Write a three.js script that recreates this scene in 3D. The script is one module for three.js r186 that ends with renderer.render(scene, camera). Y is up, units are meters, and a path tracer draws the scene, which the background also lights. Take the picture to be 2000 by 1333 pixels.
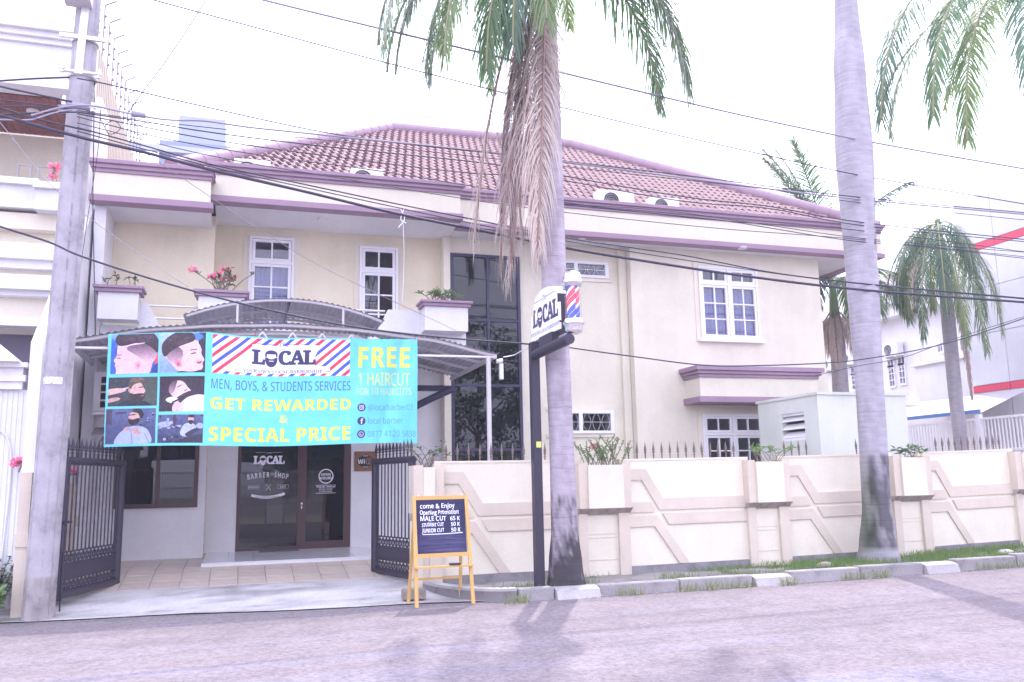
import * as THREE from 'three';
import { mergeGeometries } from 'three/addons/utils/BufferGeometryUtils.js';
import { RoundedBoxGeometry } from 'three/addons/geometries/RoundedBoxGeometry.js';

// ---------- camera, sky, sun, exposure ----------
const scene = new THREE.Scene();
const V = (x, y, z) => new THREE.Vector3(x, y, z);
const RAD = Math.PI / 180;
const FOCAL = 1680, EYE = V(0, 1.5, 0);                       // focal length in photo pixels (2000 x 1333)
const camera = new THREE.PerspectiveCamera(2 * Math.atan(666.5 / FOCAL) / RAD, 1024 / 682, 0.1, 400);
const pitch = 9.4 * RAD, roll = -1.14 * RAD, yaw = 17.8 * RAD;
const fwd = V(Math.sin(yaw) * Math.cos(pitch), Math.sin(pitch), -Math.cos(yaw) * Math.cos(pitch));
const right0 = V(Math.cos(yaw), 0, Math.sin(yaw)), up0 = right0.clone().cross(fwd);
const camX = right0.clone().multiplyScalar(Math.cos(roll)).addScaledVector(up0, Math.sin(roll));
const camY = up0.clone().multiplyScalar(Math.cos(roll)).addScaledVector(right0, -Math.sin(roll));
camera.position.copy(EYE);
camera.quaternion.setFromRotationMatrix(new THREE.Matrix4().makeBasis(camX, camY, fwd.clone().negate()));
camera.updateMatrixWorld();

const sunAz = 25 * RAD, sunEl = 55 * RAD;
const sunDir = V(Math.sin(sunAz) * Math.cos(sunEl), Math.sin(sunEl), -Math.cos(sunAz) * Math.cos(sunEl));
const SKYW = 512, SKYH = 256, skyData = new Float32Array(SKYW * SKYH * 4);
for (let j = 0; j < SKYH; j++) for (let i = 0; i < SKYW; i++) {
  const el = ((j + 0.5) / SKYH - 0.5) * Math.PI, az = ((i + 0.5) / SKYW - 0.5) * 2 * Math.PI;
  const d = V(Math.cos(el) * Math.cos(az), Math.sin(el), Math.cos(el) * Math.sin(az));
  const c = Math.max(0, d.dot(sunDir)), g = 0.25 * Math.pow(c, 6) + 0.5 * Math.pow(c, 40);   // bright thin overcast round the sun
  const k = d.y < 0 ? 0.6 : 1, o = (j * SKYW + i) * 4;
  skyData[o] = k * (1.42 + g); skyData[o + 1] = k * (1.44 + g * 0.97); skyData[o + 2] = k * (1.86 + g * 0.95); skyData[o + 3] = 1;
}
const sky = new THREE.DataTexture(skyData, SKYW, SKYH, THREE.RGBAFormat, THREE.FloatType);
sky.mapping = THREE.EquirectangularReflectionMapping; sky.magFilter = THREE.LinearFilter; sky.minFilter = THREE.LinearFilter; sky.needsUpdate = true;
scene.background = sky; scene.environment = sky;
const sun = new THREE.DirectionalLight(new THREE.Color(1, 0.93, 0.86), 2.0);
sun.position.copy(sunDir).multiplyScalar(60).add(V(6, 0, -14)); sun.target.position.set(6, 0, -14);
sun.castShadow = true; sun.shadow.mapSize.set(4096, 4096); sun.shadow.radius = 2;
Object.assign(sun.shadow.camera, { left: -30, right: 30, top: 30, bottom: -30, near: 1, far: 140 });
scene.add(sun, sun.target);
const renderer = new THREE.WebGLRenderer({ antialias: true });
renderer.toneMapping = THREE.LinearToneMapping; renderer.toneMappingExposure = 2.12; renderer.shadowMap.enabled = true;

// ---------- helpers ----------
// a photo pixel gives a direction; the plane it lies on gives the distance
function ray(px, py) { return camX.clone().multiplyScalar((px - 1000) / FOCAL).addScaledVector(camY, -(py - 666.5) / FOCAL).add(fwd); }
const onZ = (z, px, py) => { const d = ray(px, py); return EYE.clone().addScaledVector(d, (z - EYE.z) / d.z); };
const onX = (x, px, py) => { const d = ray(px, py); return EYE.clone().addScaledVector(d, (x - EYE.x) / d.x); };
function mulberry(a) { return () => { a |= 0; a = a + 0x6D2B79F5 | 0; let t = Math.imul(a ^ a >>> 15, 1 | a); t = t + Math.imul(t ^ t >>> 7, 61 | t) ^ t; return ((t ^ t >>> 14) >>> 0) / 4294967296; }; }
const rnd = mulberry(7), rr = (a, b) => a + (b - a) * rnd();
const hash = (x, y, s) => { let h = Math.imul(x, 374761393) + Math.imul(y, 668265263) + Math.imul(s, 1442695041) | 0; h = Math.imul(h ^ h >>> 13, 1274126177); return ((h ^ h >>> 16) >>> 0) / 4294967296; };
function vnoise(x, y, per, s) {          // value noise, periodic when per > 0
  const xi = Math.floor(x), yi = Math.floor(y), f = x - xi, g = y - yi, u = f * f * (3 - 2 * f), v = g * g * (3 - 2 * g);
  const m = (n) => per ? ((n % per) + per) % per : n;
  const a = hash(m(xi), m(yi), s), b = hash(m(xi + 1), m(yi), s), c = hash(m(xi), m(yi + 1), s), d = hash(m(xi + 1), m(yi + 1), s);
  return a + (b - a) * u + (c - a) * v + (a - b - c + d) * u * v;
}
const fbm = (x, y, per, s, o = 4) => { let t = 0, a = 0.5, n = 0; for (let i = 0; i < o; i++) { t += a * vnoise(x, y, per, s + i); n += a; x *= 2; y *= 2; per *= 2; a *= 0.5; } return t / n; };
const enc = (c) => Math.round(255 * Math.min(1, Math.max(0, c <= 0.0031308 ? 12.92 * c : 1.055 * Math.pow(c, 1 / 2.4) - 0.055)));
function makeTex(size, fn, colour = true) {      // fn(u, v) -> linear value(s) 0..1
  const d = new Uint8Array(size * size * 4);
  for (let j = 0; j < size; j++) for (let i = 0; i < size; i++) {
    let c = fn(i / size, j / size); if (typeof c === 'number') c = [c, c, c];
    const o = (j * size + i) * 4;
    for (let k = 0; k < 3; k++) d[o + k] = colour ? enc(c[k]) : Math.round(255 * Math.min(1, Math.max(0, c[k])));
    d[o + 3] = 255;
  }
  const t = new THREE.DataTexture(d, size, size); t.wrapS = t.wrapT = THREE.RepeatWrapping; t.magFilter = THREE.LinearFilter; t.minFilter = THREE.LinearMipmapLinearFilter; t.generateMipmaps = true;
  if (colour) t.colorSpace = THREE.SRGBColorSpace; t.needsUpdate = true; return t;
}
const lin = (r, g, b) => new THREE.Color().setRGB(r, g, b);
function std(c, rough = 0.8, o = {}) { const m = new THREE.MeshStandardMaterial({ color: c, roughness: rough, ...o }); m.userData = {}; return m; }
// textures (grain, stains, wear); tile = metres per repeat
function tx(m, tile) { m.userData.tile = tile; return m; }
const T = {
  plaster: makeTex(512, (u, v) => 0.75 + 0.20 * fbm(u * 5, v * 5, 5, 3, 5) + 0.04 * (fbm(u * 36, v * 4, 4, 7, 3) - 0.5) + 0.05 * vnoise(u * 128, v * 128, 128, 9)),
  plasterB: makeTex(256, (u, v) => fbm(u * 32, v * 32, 32, 5, 3), false),
  asphalt: makeTex(1024, (u, v) => { const n = vnoise(u * 150, v * 150, 150, 2), m = vnoise(u * 70, v * 70, 70, 4), s = n > 0.88 ? -0.24 : n < 0.14 ? 0.15 : 0, w = 0.70 + 0.24 * (m - 0.5) + 0.2 * (vnoise(u * 300, v * 300, 300, 6) - 0.5) + s + 0.22 * (fbm(u * 8, v * 8, 8, 8, 3) - 0.5); return [w * 1.0, w * (0.97 + 0.05 * m), w * 0.99]; }),
  asphaltB: makeTex(1024, (u, v) => 0.6 * vnoise(u * 150, v * 150, 150, 2) + 0.4 * vnoise(u * 70, v * 70, 70, 4), false),
  concrete: makeTex(512, (u, v) => { const f = fbm(u * 5, v * 5, 5, 12, 5), g = vnoise(u * 150, v * 150, 150, 13); return 0.62 + 0.42 * (f - 0.3) + 0.14 * (g - 0.5) - 0.5 * Math.max(0, 0.42 - f); }),
  concreteB: makeTex(512, (u, v) => 0.5 * fbm(u * 40, v * 40, 40, 12, 3) + 0.5 * vnoise(u * 160, v * 160, 160, 13), false),
  bark: makeTex(512, (u, v) => { const w = v * 16 + 0.5 * fbm(u * 4, v * 16, 4, 21, 3) + 0.5 * vnoise(0, v * 16, 16, 25), fr = w - Math.floor(w), ring = fr < 0.10 ? 0.10 * hash(0, Math.floor(w), 26) : 0, f = fbm(u * 4, v * 36, 4, 22, 4), g = fbm(u * 3, v * 3, 3, 28, 4); return 0.70 - ring + 0.22 * (f - 0.5) + 0.24 * (g - 0.5) + 0.08 * (vnoise(u * 64, v * 256, 64, 23) - 0.5); }),
  barkB: makeTex(512, (u, v) => { const w = v * 16 + 0.5 * fbm(u * 4, v * 16, 4, 21, 3) + 0.5 * vnoise(0, v * 16, 16, 25), fr = w - Math.floor(w); return 0.5 + (fr < 0.10 ? -0.35 * hash(0, Math.floor(w), 26) : 0) + 0.3 * (fbm(u * 8, v * 64, 8, 24, 3) - 0.5); }, false),
  wood: makeTex(512, (u, v) => 0.72 + 0.3 * (fbm(u * 40, v * 2, 2, 31, 4) - 0.4)),
};
const C = {
  cream: tx(std(lin(0.85, 0.785, 0.65), 0.9, { map: T.plaster, bumpMap: T.plasterB, bumpScale: 0.002 }), 3),
  yellowCream: tx(std(lin(0.87, 0.775, 0.595), 0.9, { map: T.plaster, bumpMap: T.plasterB, bumpScale: 0.002 }), 3),
  white: tx(std(lin(0.86, 0.84, 0.86), 0.85, { map: T.plaster }), 3),
  soffit: tx(std(lin(0.80, 0.79, 0.82), 0.9, { map: T.plaster }), 3),
  tan: tx(std(lin(0.72, 0.625, 0.52), 0.9, { map: T.plaster, bumpMap: T.plasterB, bumpScale: 0.002 }), 2),
  purple: tx(std(lin(0.38, 0.255, 0.345), 0.7, { map: T.plaster }), 2),
  paleGreen: tx(std(lin(0.75, 0.775, 0.72), 0.9, { map: T.plaster }), 3),
  concrete: tx(std(lin(0.62, 0.60, 0.62), 0.95, { map: T.concrete, bumpMap: T.concreteB, bumpScale: 0.004 }), 2.2),
  oldConcrete: tx(std(lin(0.36, 0.34, 0.36), 0.95, { map: T.concrete, bumpMap: T.concreteB, bumpScale: 0.005 }), 1.1),
  frame: std(lin(0.82, 0.80, 0.84), 0.5),
  black: std(lin(0.030, 0.024, 0.045), 0.45),
  navy: std(lin(0.035, 0.03, 0.08), 0.5),
  steel: std(lin(0.72, 0.70, 0.72), 0.35, { metalness: 0.6 }),
  tube: std(lin(0.62, 0.58, 0.60), 0.5),
  brownFrame: std(lin(0.075, 0.03, 0.03), 0.45),
  glass: new THREE.MeshPhysicalMaterial({ color: lin(0.75, 0.75, 0.85), roughness: 0.01, ior: 1.6, transmission: 1, thickness: 0 }),
  glassTint: new THREE.MeshPhysicalMaterial({ color: lin(0.22, 0.21, 0.30), roughness: 0.01, ior: 1.52, transmission: 1, thickness: 0 }),
  room: std(lin(0.45, 0.42, 0.44), 0.95), curtain: std(lin(0.42, 0.45, 0.66), 0.95, { side: THREE.DoubleSide }),
  cable: std(lin(0.035, 0.03, 0.06), 0.6),
  cableGrey: std(lin(0.30, 0.27, 0.34), 0.6),
  chrome: std(lin(0.88, 0.87, 0.90), 0.12, { metalness: 1 }),
  bronze: std(lin(0.17, 0.13, 0.11), 0.5, { metalness: 0.3 }),
  pine: tx(std(lin(0.80, 0.50, 0.17), 0.6, { map: T.wood }), 0.7),
  acWhite: std(lin(0.80, 0.79, 0.80), 0.5),
  acDark: std(lin(0.03, 0.03, 0.05), 0.6),
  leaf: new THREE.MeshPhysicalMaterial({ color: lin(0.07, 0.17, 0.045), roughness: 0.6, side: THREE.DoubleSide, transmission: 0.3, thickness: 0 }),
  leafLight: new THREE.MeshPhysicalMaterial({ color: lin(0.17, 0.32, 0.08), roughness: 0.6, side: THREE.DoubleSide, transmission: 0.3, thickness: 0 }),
  stem: std(lin(0.22, 0.18, 0.15), 0.9),
  pink: std(lin(0.88, 0.20, 0.36), 0.6, { side: THREE.DoubleSide }),
};
// geometry
const WOFF = new Map();                    // where a parent stands in the world, so that shapes can be written in world metres
const wpos = (o) => WOFF.get(o) || V(0, 0, 0);
function metricUV(g, tile) {
  const p = g.attributes.position, n = g.attributes.normal, uv = new Float32Array(p.count * 2);
  for (let i = 0; i < p.count; i++) {
    const x = p.getX(i), y = p.getY(i), z = p.getZ(i), ax = Math.abs(n.getX(i)), ay = Math.abs(n.getY(i)), az = Math.abs(n.getZ(i));
    let a, b; if (ay > ax && ay > az) { a = x; b = z; } else if (ax > az) { a = z; b = y; } else { a = x; b = y; }
    uv[2 * i] = a / tile; uv[2 * i + 1] = b / tile;
  }
  g.setAttribute('uv', new THREE.BufferAttribute(uv, 2));
}
function clean(g, keepColor) { g = g.index ? g.toNonIndexed() : g; for (const k of Object.keys(g.attributes)) if (!['position', 'normal', 'uv'].includes(k) && !(keepColor && k === 'color')) g.deleteAttribute(k); if (!g.attributes.normal) g.computeVertexNormals(); if (!g.attributes.uv) g.setAttribute('uv', new THREE.BufferAttribute(new Float32Array(g.attributes.position.count * 2), 2)); return g; }
const counts = {};
function numbered(n) { const k = counts[n] = (counts[n] ?? -1) + 1; return k ? `${n}_${String(k).padStart(3, '0')}` : n; }
function mesh(name, geo, m, parent = scene, o = {}) {
  let g = Array.isArray(geo) ? mergeGeometries(geo.map((q) => clean(q, o.color)), false) : (o.raw ? geo : clean(geo, o.color));
  if (m.userData && m.userData.tile && !o.keepUV) metricUV(g, m.userData.tile);
  const w = wpos(parent);
  if (!o.local && parent !== scene) g.translate(-w.x, -w.y, -w.z);
  const me = new THREE.Mesh(g, m); me.name = parent === scene ? numbered(name) : name; me.castShadow = me.receiveShadow = true;
  WOFF.set(me, w.clone()); parent.add(me);
  if (o.kind) me.userData.kind = o.kind; if (o.label) me.userData.label = o.label;
  return me;
}
function thing(name, label, category, base = [0, 0, 0], group) {
  const g = new THREE.Group(); g.name = numbered(name); g.position.set(...base); g.userData = { label, category }; if (group) g.userData.group = group;
  WOFF.set(g, V(...base)); scene.add(g); return g;
}
function tag(o, label, category, group) { Object.assign(o.userData, { label, category }); if (group) o.userData.group = group; return o; }
function struct(name, geo, m, o = {}) { const s = mesh(name, geo, m, scene, o); s.userData.kind = 'structure'; return s; }
function box(x0, x1, y0, y1, z0, z1) { const g = new THREE.BoxGeometry(Math.abs(x1 - x0), Math.abs(y1 - y0), Math.abs(z1 - z0)); g.translate((x0 + x1) / 2, (y0 + y1) / 2, (z0 + z1) / 2); return g; }
function rbox(x0, x1, y0, y1, z0, z1, r = 0.015) { const g = new RoundedBoxGeometry(Math.abs(x1 - x0), Math.abs(y1 - y0), Math.abs(z1 - z0), 1, r); g.translate((x0 + x1) / 2, (y0 + y1) / 2, (z0 + z1) / 2); return g; }
function bar(a, b, w, h = w) {             // square bar from a to b
  const d = b.clone().sub(a), L = d.length(), g = new THREE.BoxGeometry(w, h, L);
  g.applyQuaternion(new THREE.Quaternion().setFromRotationMatrix(new THREE.Matrix4().lookAt(V(0, 0, 0), d.clone().negate(), Math.abs(d.y) > 0.95 * L ? V(0, 0, 1) : V(0, 1, 0))));
  g.translate((a.x + b.x) / 2, (a.y + b.y) / 2, (a.z + b.z) / 2); return g;
}
function rod(a, b, r, r2 = r, n = 8) { const d = b.clone().sub(a), g = new THREE.CylinderGeometry(r2, r, d.length(), n); g.applyQuaternion(new THREE.Quaternion().setFromUnitVectors(V(0, 1, 0), d.clone().normalize())); g.translate((a.x + b.x) / 2, (a.y + b.y) / 2, (a.z + b.z) / 2); return g; }
const tube = (pts, r, n = 6, seg) => new THREE.TubeGeometry(new THREE.CatmullRomCurve3(pts), seg || Math.max(12, pts.length * 8), r, n);
function poly(pts, depth, place) { const s = new THREE.Shape(pts.map(([a, b]) => new THREE.Vector2(a, b))); const g = new THREE.ExtrudeGeometry(s, { depth, bevelEnabled: false }); if (place) g.translate(...place); return g; }
function tris(pos, extra) { const g = new THREE.BufferGeometry(); g.setAttribute('position', new THREE.BufferAttribute(new Float32Array(pos), 3)); if (extra) g.setAttribute('color', new THREE.BufferAttribute(new Float32Array(extra), 3)); g.computeVertexNormals(); return g; }
const quad = (out, a, b, c, d) => out.push(...a, ...b, ...c, ...a, ...c, ...d);
const rise = (X) => X > 4.5 ? 0.0013 * (Math.min(X, 17) - 4.5) ** 2 : 0;      // the street climbs a little to the right
function canvasTex(w, h, draw) { const c = document.createElement('canvas'); c.width = w; c.height = h; draw(c.getContext('2d'), w, h); const t = new THREE.CanvasTexture(c); t.colorSpace = THREE.SRGBColorSpace; t.anisotropy = 8; return t; }

// ---------- ground, road, verge, driveway ----------
struct('ground', box(-150, 150, -0.3, -0.06, -150, 150), tx(std(lin(0.30, 0.27, 0.24), 1, { map: T.concrete }), 6));
{
  const pos = [], col = [], xs = [], zs = [];
  for (let x = -40; x < -4; x += 2) xs.push(x); for (let x = -4; x < 15; x += 0.14) xs.push(x); for (let x = 15; x <= 60; x += 2.5) xs.push(x);
  for (let z = -12.4; z < -4; z += 0.12) zs.push(z); for (let z = -4; z <= 12; z += 1) zs.push(z);
  const P = (x, z) => [x, 0.7 * rise(x), z];
  const K = (x, z) => {                                   // worn wheel tracks, repairs and dust on old asphalt
    const n = fbm(x * 0.5, z * 0.9, 0, 41, 4), w = fbm(x * 0.22, z * 2.6, 0, 45, 4), edge = fbm(x * 2.2, z * 2.2, 0, 47, 3);
    let k = 0.84 + 0.2 * (n - 0.5) + 0.34 * (w - 0.5);
    if (z < -10.5 + 0.5 * edge - 0.02 * x) k *= 0.86;       // newer darker seam along the gutter
    const d = Math.max(0, w - 0.56) * 2.2; return [k * (1.02 - d * 0.3), k * (0.95 - d * 0.12), k * (0.99 + d * 0.1)];
  };
  for (let j = 0; j < zs.length - 1; j++) for (let i = 0; i < xs.length - 1; i++) {
    const q = [[xs[i], zs[j]], [xs[i], zs[j + 1]], [xs[i + 1], zs[j + 1]], [xs[i + 1], zs[j]]];
    quad(pos, ...q.map(([x, z]) => P(x, z))); quad(col, ...q.map(([x, z]) => K(x, z)));
  }
  struct('road', tris(pos, col), tx(std(lin(0.335, 0.305, 0.32), 0.95, { map: T.asphalt, bumpMap: T.asphaltB, bumpScale: 0.008, vertexColors: true }), 2.6), { color: true });
}
const floorY = (z) => z > -14.6 ? 0.13 + (-13.45 - z) * 0.15 : 0.3025 + (-14.6 - z) * 0.02;
{ // concrete apron, ramping from the road up to the tiled drive
  const pos = [], col = [], front = (x) => x < 3.3 ? -11.72 + 0.13 * (x + 2) + 0.05 * Math.sin(x * 2.1) : -10.9;
  const P = (x, t) => { const z = front(x) + (-13.47 - front(x)) * t; return [x, 0.008 + 0.122 * t * t * (3 - 2 * t) + 0.012 * fbm(x * 2, z * 2, 0, 51, 3) * (1 - t), z]; };
  const K = (x, t) => { const [, , z] = P(x, t), n = fbm(x * 0.9, z * 2.2, 0, 53, 5), s = fbm(x * 3.5, z * 5, 0, 57, 4); const k = 1 - (n > 0.56 ? (n - 0.56) * 2.2 : 0) - (s > 0.64 ? (s - 0.64) * 1.6 : 0); return [k, k * 0.995, k * 1.0]; };
  const N = 64, M = 20;
  for (let i = 0; i < N; i++) for (let j = 0; j < M; j++) {
    const x0 = -6 + 9.6 * i / N, x1 = -6 + 9.6 * (i + 1) / N, t0 = j / M, t1 = (j + 1) / M;
    quad(pos, P(x0, t0), P(x1, t0), P(x1, t1), P(x0, t1)); quad(col, K(x0, t0), K(x1, t0), K(x1, t1), K(x0, t1));
  }
  struct('driveway_apron', tris(pos, col), tx(std(lin(0.72, 0.69, 0.70), 0.95, { map: T.concrete, bumpMap: T.concreteB, bumpScale: 0.004, vertexColors: true }), 3.1), { color: true });
}
{ // tiled drive: every tile a piece
  const pos = []; for (let z = -13.45; z > -17; z -= 0.1) quad(pos, [-2.35, floorY(z) - 0.012, z], [3.0, floorY(z) - 0.012, z], [3.0, floorY(z - 0.1) - 0.012, z - 0.1], [-2.35, floorY(z - 0.1) - 0.012, z - 0.1]);
  const drive = struct('driveway', [tris(pos), box(-2.35, 3.0, -0.05, 0.112, -13.47, -13.45)], std(lin(0.36, 0.30, 0.27), 0.95));
  const tileM = [0, 1, 2].map((k) => tx(std(lin(0.72 - 0.03 * k, 0.615 - 0.03 * k, 0.52 - 0.02 * k), 0.42, { map: T.plaster }), 1.3)), tg = rbox(-0.196, 0.196, -0.006, 0.006, -0.196, 0.196, 0.003);
  for (let j = 0; j < 9; j++) for (let i = 0; i < 13; i++) {
    const z = -13.66 - j * 0.4, x = -2.12 + i * 0.4; if (x > -0.5 && z < -14.75) continue; if (x > 3 || z < -16.5) continue;
    const m = new THREE.Mesh(tg, tileM[Math.floor(rnd() * 3)]); m.name = 'floor_tile'; m.castShadow = m.receiveShadow = true;
    m.position.set(x, floorY(z) - 0.004, z); m.rotation.x = Math.atan(z > -14.6 ? 0.15 : 0.02); drive.add(m);
  }
  const porch = struct('porch_step', box(-0.47, 3.0, 0.05, 0.345, -17.0, -14.62), C.white), pg = rbox(-0.197, 0.197, 0, 0.014, -0.197, 0.197, 0.004);
  const ptm = [0, 1].map((k) => std(lin(0.80 - 0.03 * k, 0.79 - 0.03 * k, 0.83 - 0.03 * k), 0.16));
  for (let j = 0; j < 6; j++) for (let i = 0; i < 9; i++) { const m = new THREE.Mesh(pg, ptm[(i * 7 + j * 3) % 5 === 0 ? 1 : 0]); m.name = 'floor_tile'; m.castShadow = m.receiveShadow = true; m.position.set(-0.27 + i * 0.4, 0.347, -14.82 - j * 0.4); if (m.position.x < 2.9) porch.add(m); }
}
// kerb with a curved return to the gate post; every stone a piece
{
  const verge = []; const vcol = [];
  const vx = []; for (let x = 2.55; x < 22; x += 0.2) vx.push(x);
  const front = (x) => x < 3.5 ? -12.55 + 1.6 * Math.sqrt(Math.max(0, 1 - ((3.5 - x) / 0.95) ** 2)) : -10.95;
  const VP = (x, t) => { const z = front(x) + (-12.55 - front(x)) * t; return [x, 0.11 + rise(x) + 0.03 * fbm(x * 3, z * 3, 0, 61, 3) - 0.03, z]; };
  const VK = (x, t) => { const n = fbm(x * 2, t * 5, 0, 63, 4), g = n > 0.55 ? 0.75 : 1; return [g * (0.8 + n * 0.4), g * (0.8 + n * 0.4), g * (0.8 + n * 0.35)]; };
  for (let i = 0; i < vx.length - 1; i++) for (let j = 0; j < 8; j++) { const a = vx[i], b = vx[i + 1]; quad(verge, VP(a, j / 8), VP(b, j / 8), VP(b, (j + 1) / 8), VP(a, (j + 1) / 8)); quad(vcol, VK(a, j / 8), VK(b, j / 8), VK(b, (j + 1) / 8), VK(a, (j + 1) / 8)); }
  struct('verge', tris(verge, vcol), tx(std(lin(0.40, 0.37, 0.36), 1, { map: T.concrete, bumpMap: T.concreteB, bumpScale: 0.01, vertexColors: true }), 1.7), { color: true });
  const kerb = struct('kerb', box(3.6, 22, -0.05, 0.02, -11.0, -10.9), C.oldConcrete);
  const kM = [lin(0.47, 0.44, 0.45), lin(0.55, 0.52, 0.52), lin(0.42, 0.39, 0.40)].map((c) => tx(std(c, 0.95, { map: T.concrete, bumpMap: T.concreteB, bumpScale: 0.006 }), 1.3));
  const wallM = tx(std(lin(0.28, 0.26, 0.27), 0.95, { map: T.concrete, bumpMap: T.concreteB, bumpScale: 0.006 }), 0.8);
  // curved return
  const path = []; for (let i = 0; i <= 14; i++) { const a = Math.PI / 2 * i / 14; path.push([3.5 - 0.95 * Math.cos(a), -12.55 + 1.65 * Math.sin(a)]); }
  const strip = (p, y0, y1, w) => { const o = []; for (let i = 0; i < p.length - 1; i++) { const [ax, az] = p[i], [bx, bz] = p[i + 1], L = Math.hypot(bx - ax, bz - az), nx = (bz - az) / L * w, nz = -(bx - ax) / L * w; const A = [ax, az], B = [bx, bz], C2 = [bx + nx, bz + nz], D = [ax + nx, az + nz]; const at = (q, y) => [q[0], y, q[1]];
    quad(o, at(A, y1), at(B, y1), at(C2, y1), at(D, y1)); quad(o, at(A, y0), at(B, y0), at(B, y1), at(A, y1)); quad(o, at(D, y1), at(C2, y1), at(C2, y0), at(D, y0)); quad(o, at(A, y0), at(A, y1), at(D, y1), at(D, y0)); quad(o, at(B, y1), at(B, y0), at(C2, y0), at(C2, y1)); } return tris(o); };
  mesh('kerb_return', strip(path, -0.05, 0.13, 0.14), wallM, kerb);
  mesh('kerb_coping', strip(path, 0.132, 0.165, 0.16), kM[1], kerb);
  let x = 3.52; let k = 0;
  while (x < 20) {
    const inlet = k % 3 === 1, L = inlet ? 0.62 : k % 3 === 0 ? (k ? 1.15 : 0.5) : 1.2, y = rise(x + L / 2), zf = inlet ? -10.78 : -10.87, yt = (inlet ? 0.135 : 0.155) + y + rr(-0.008, 0.008);
    const g = inlet ? (() => { const q = poly([[-11.05, -0.08], [zf - 0.02, -0.08], [zf, 0.0], [zf - 0.05, yt - 0.03], [zf - 0.16, yt], [-11.05, yt]].map(([a, b]) => [-a, b]), L - 0.015); q.rotateY(Math.PI / 2); q.translate(x, 0, 0); return q; })() : rbox(x, x + L - 0.015, -0.08, yt, -11.05, zf, 0.02);
    const st = mesh('kerb_stone', g, kM[inlet ? 1 : k % 2 ? 0 : 2], kerb); st.rotation.z = 0; x += L; k++;
  }
}
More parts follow.
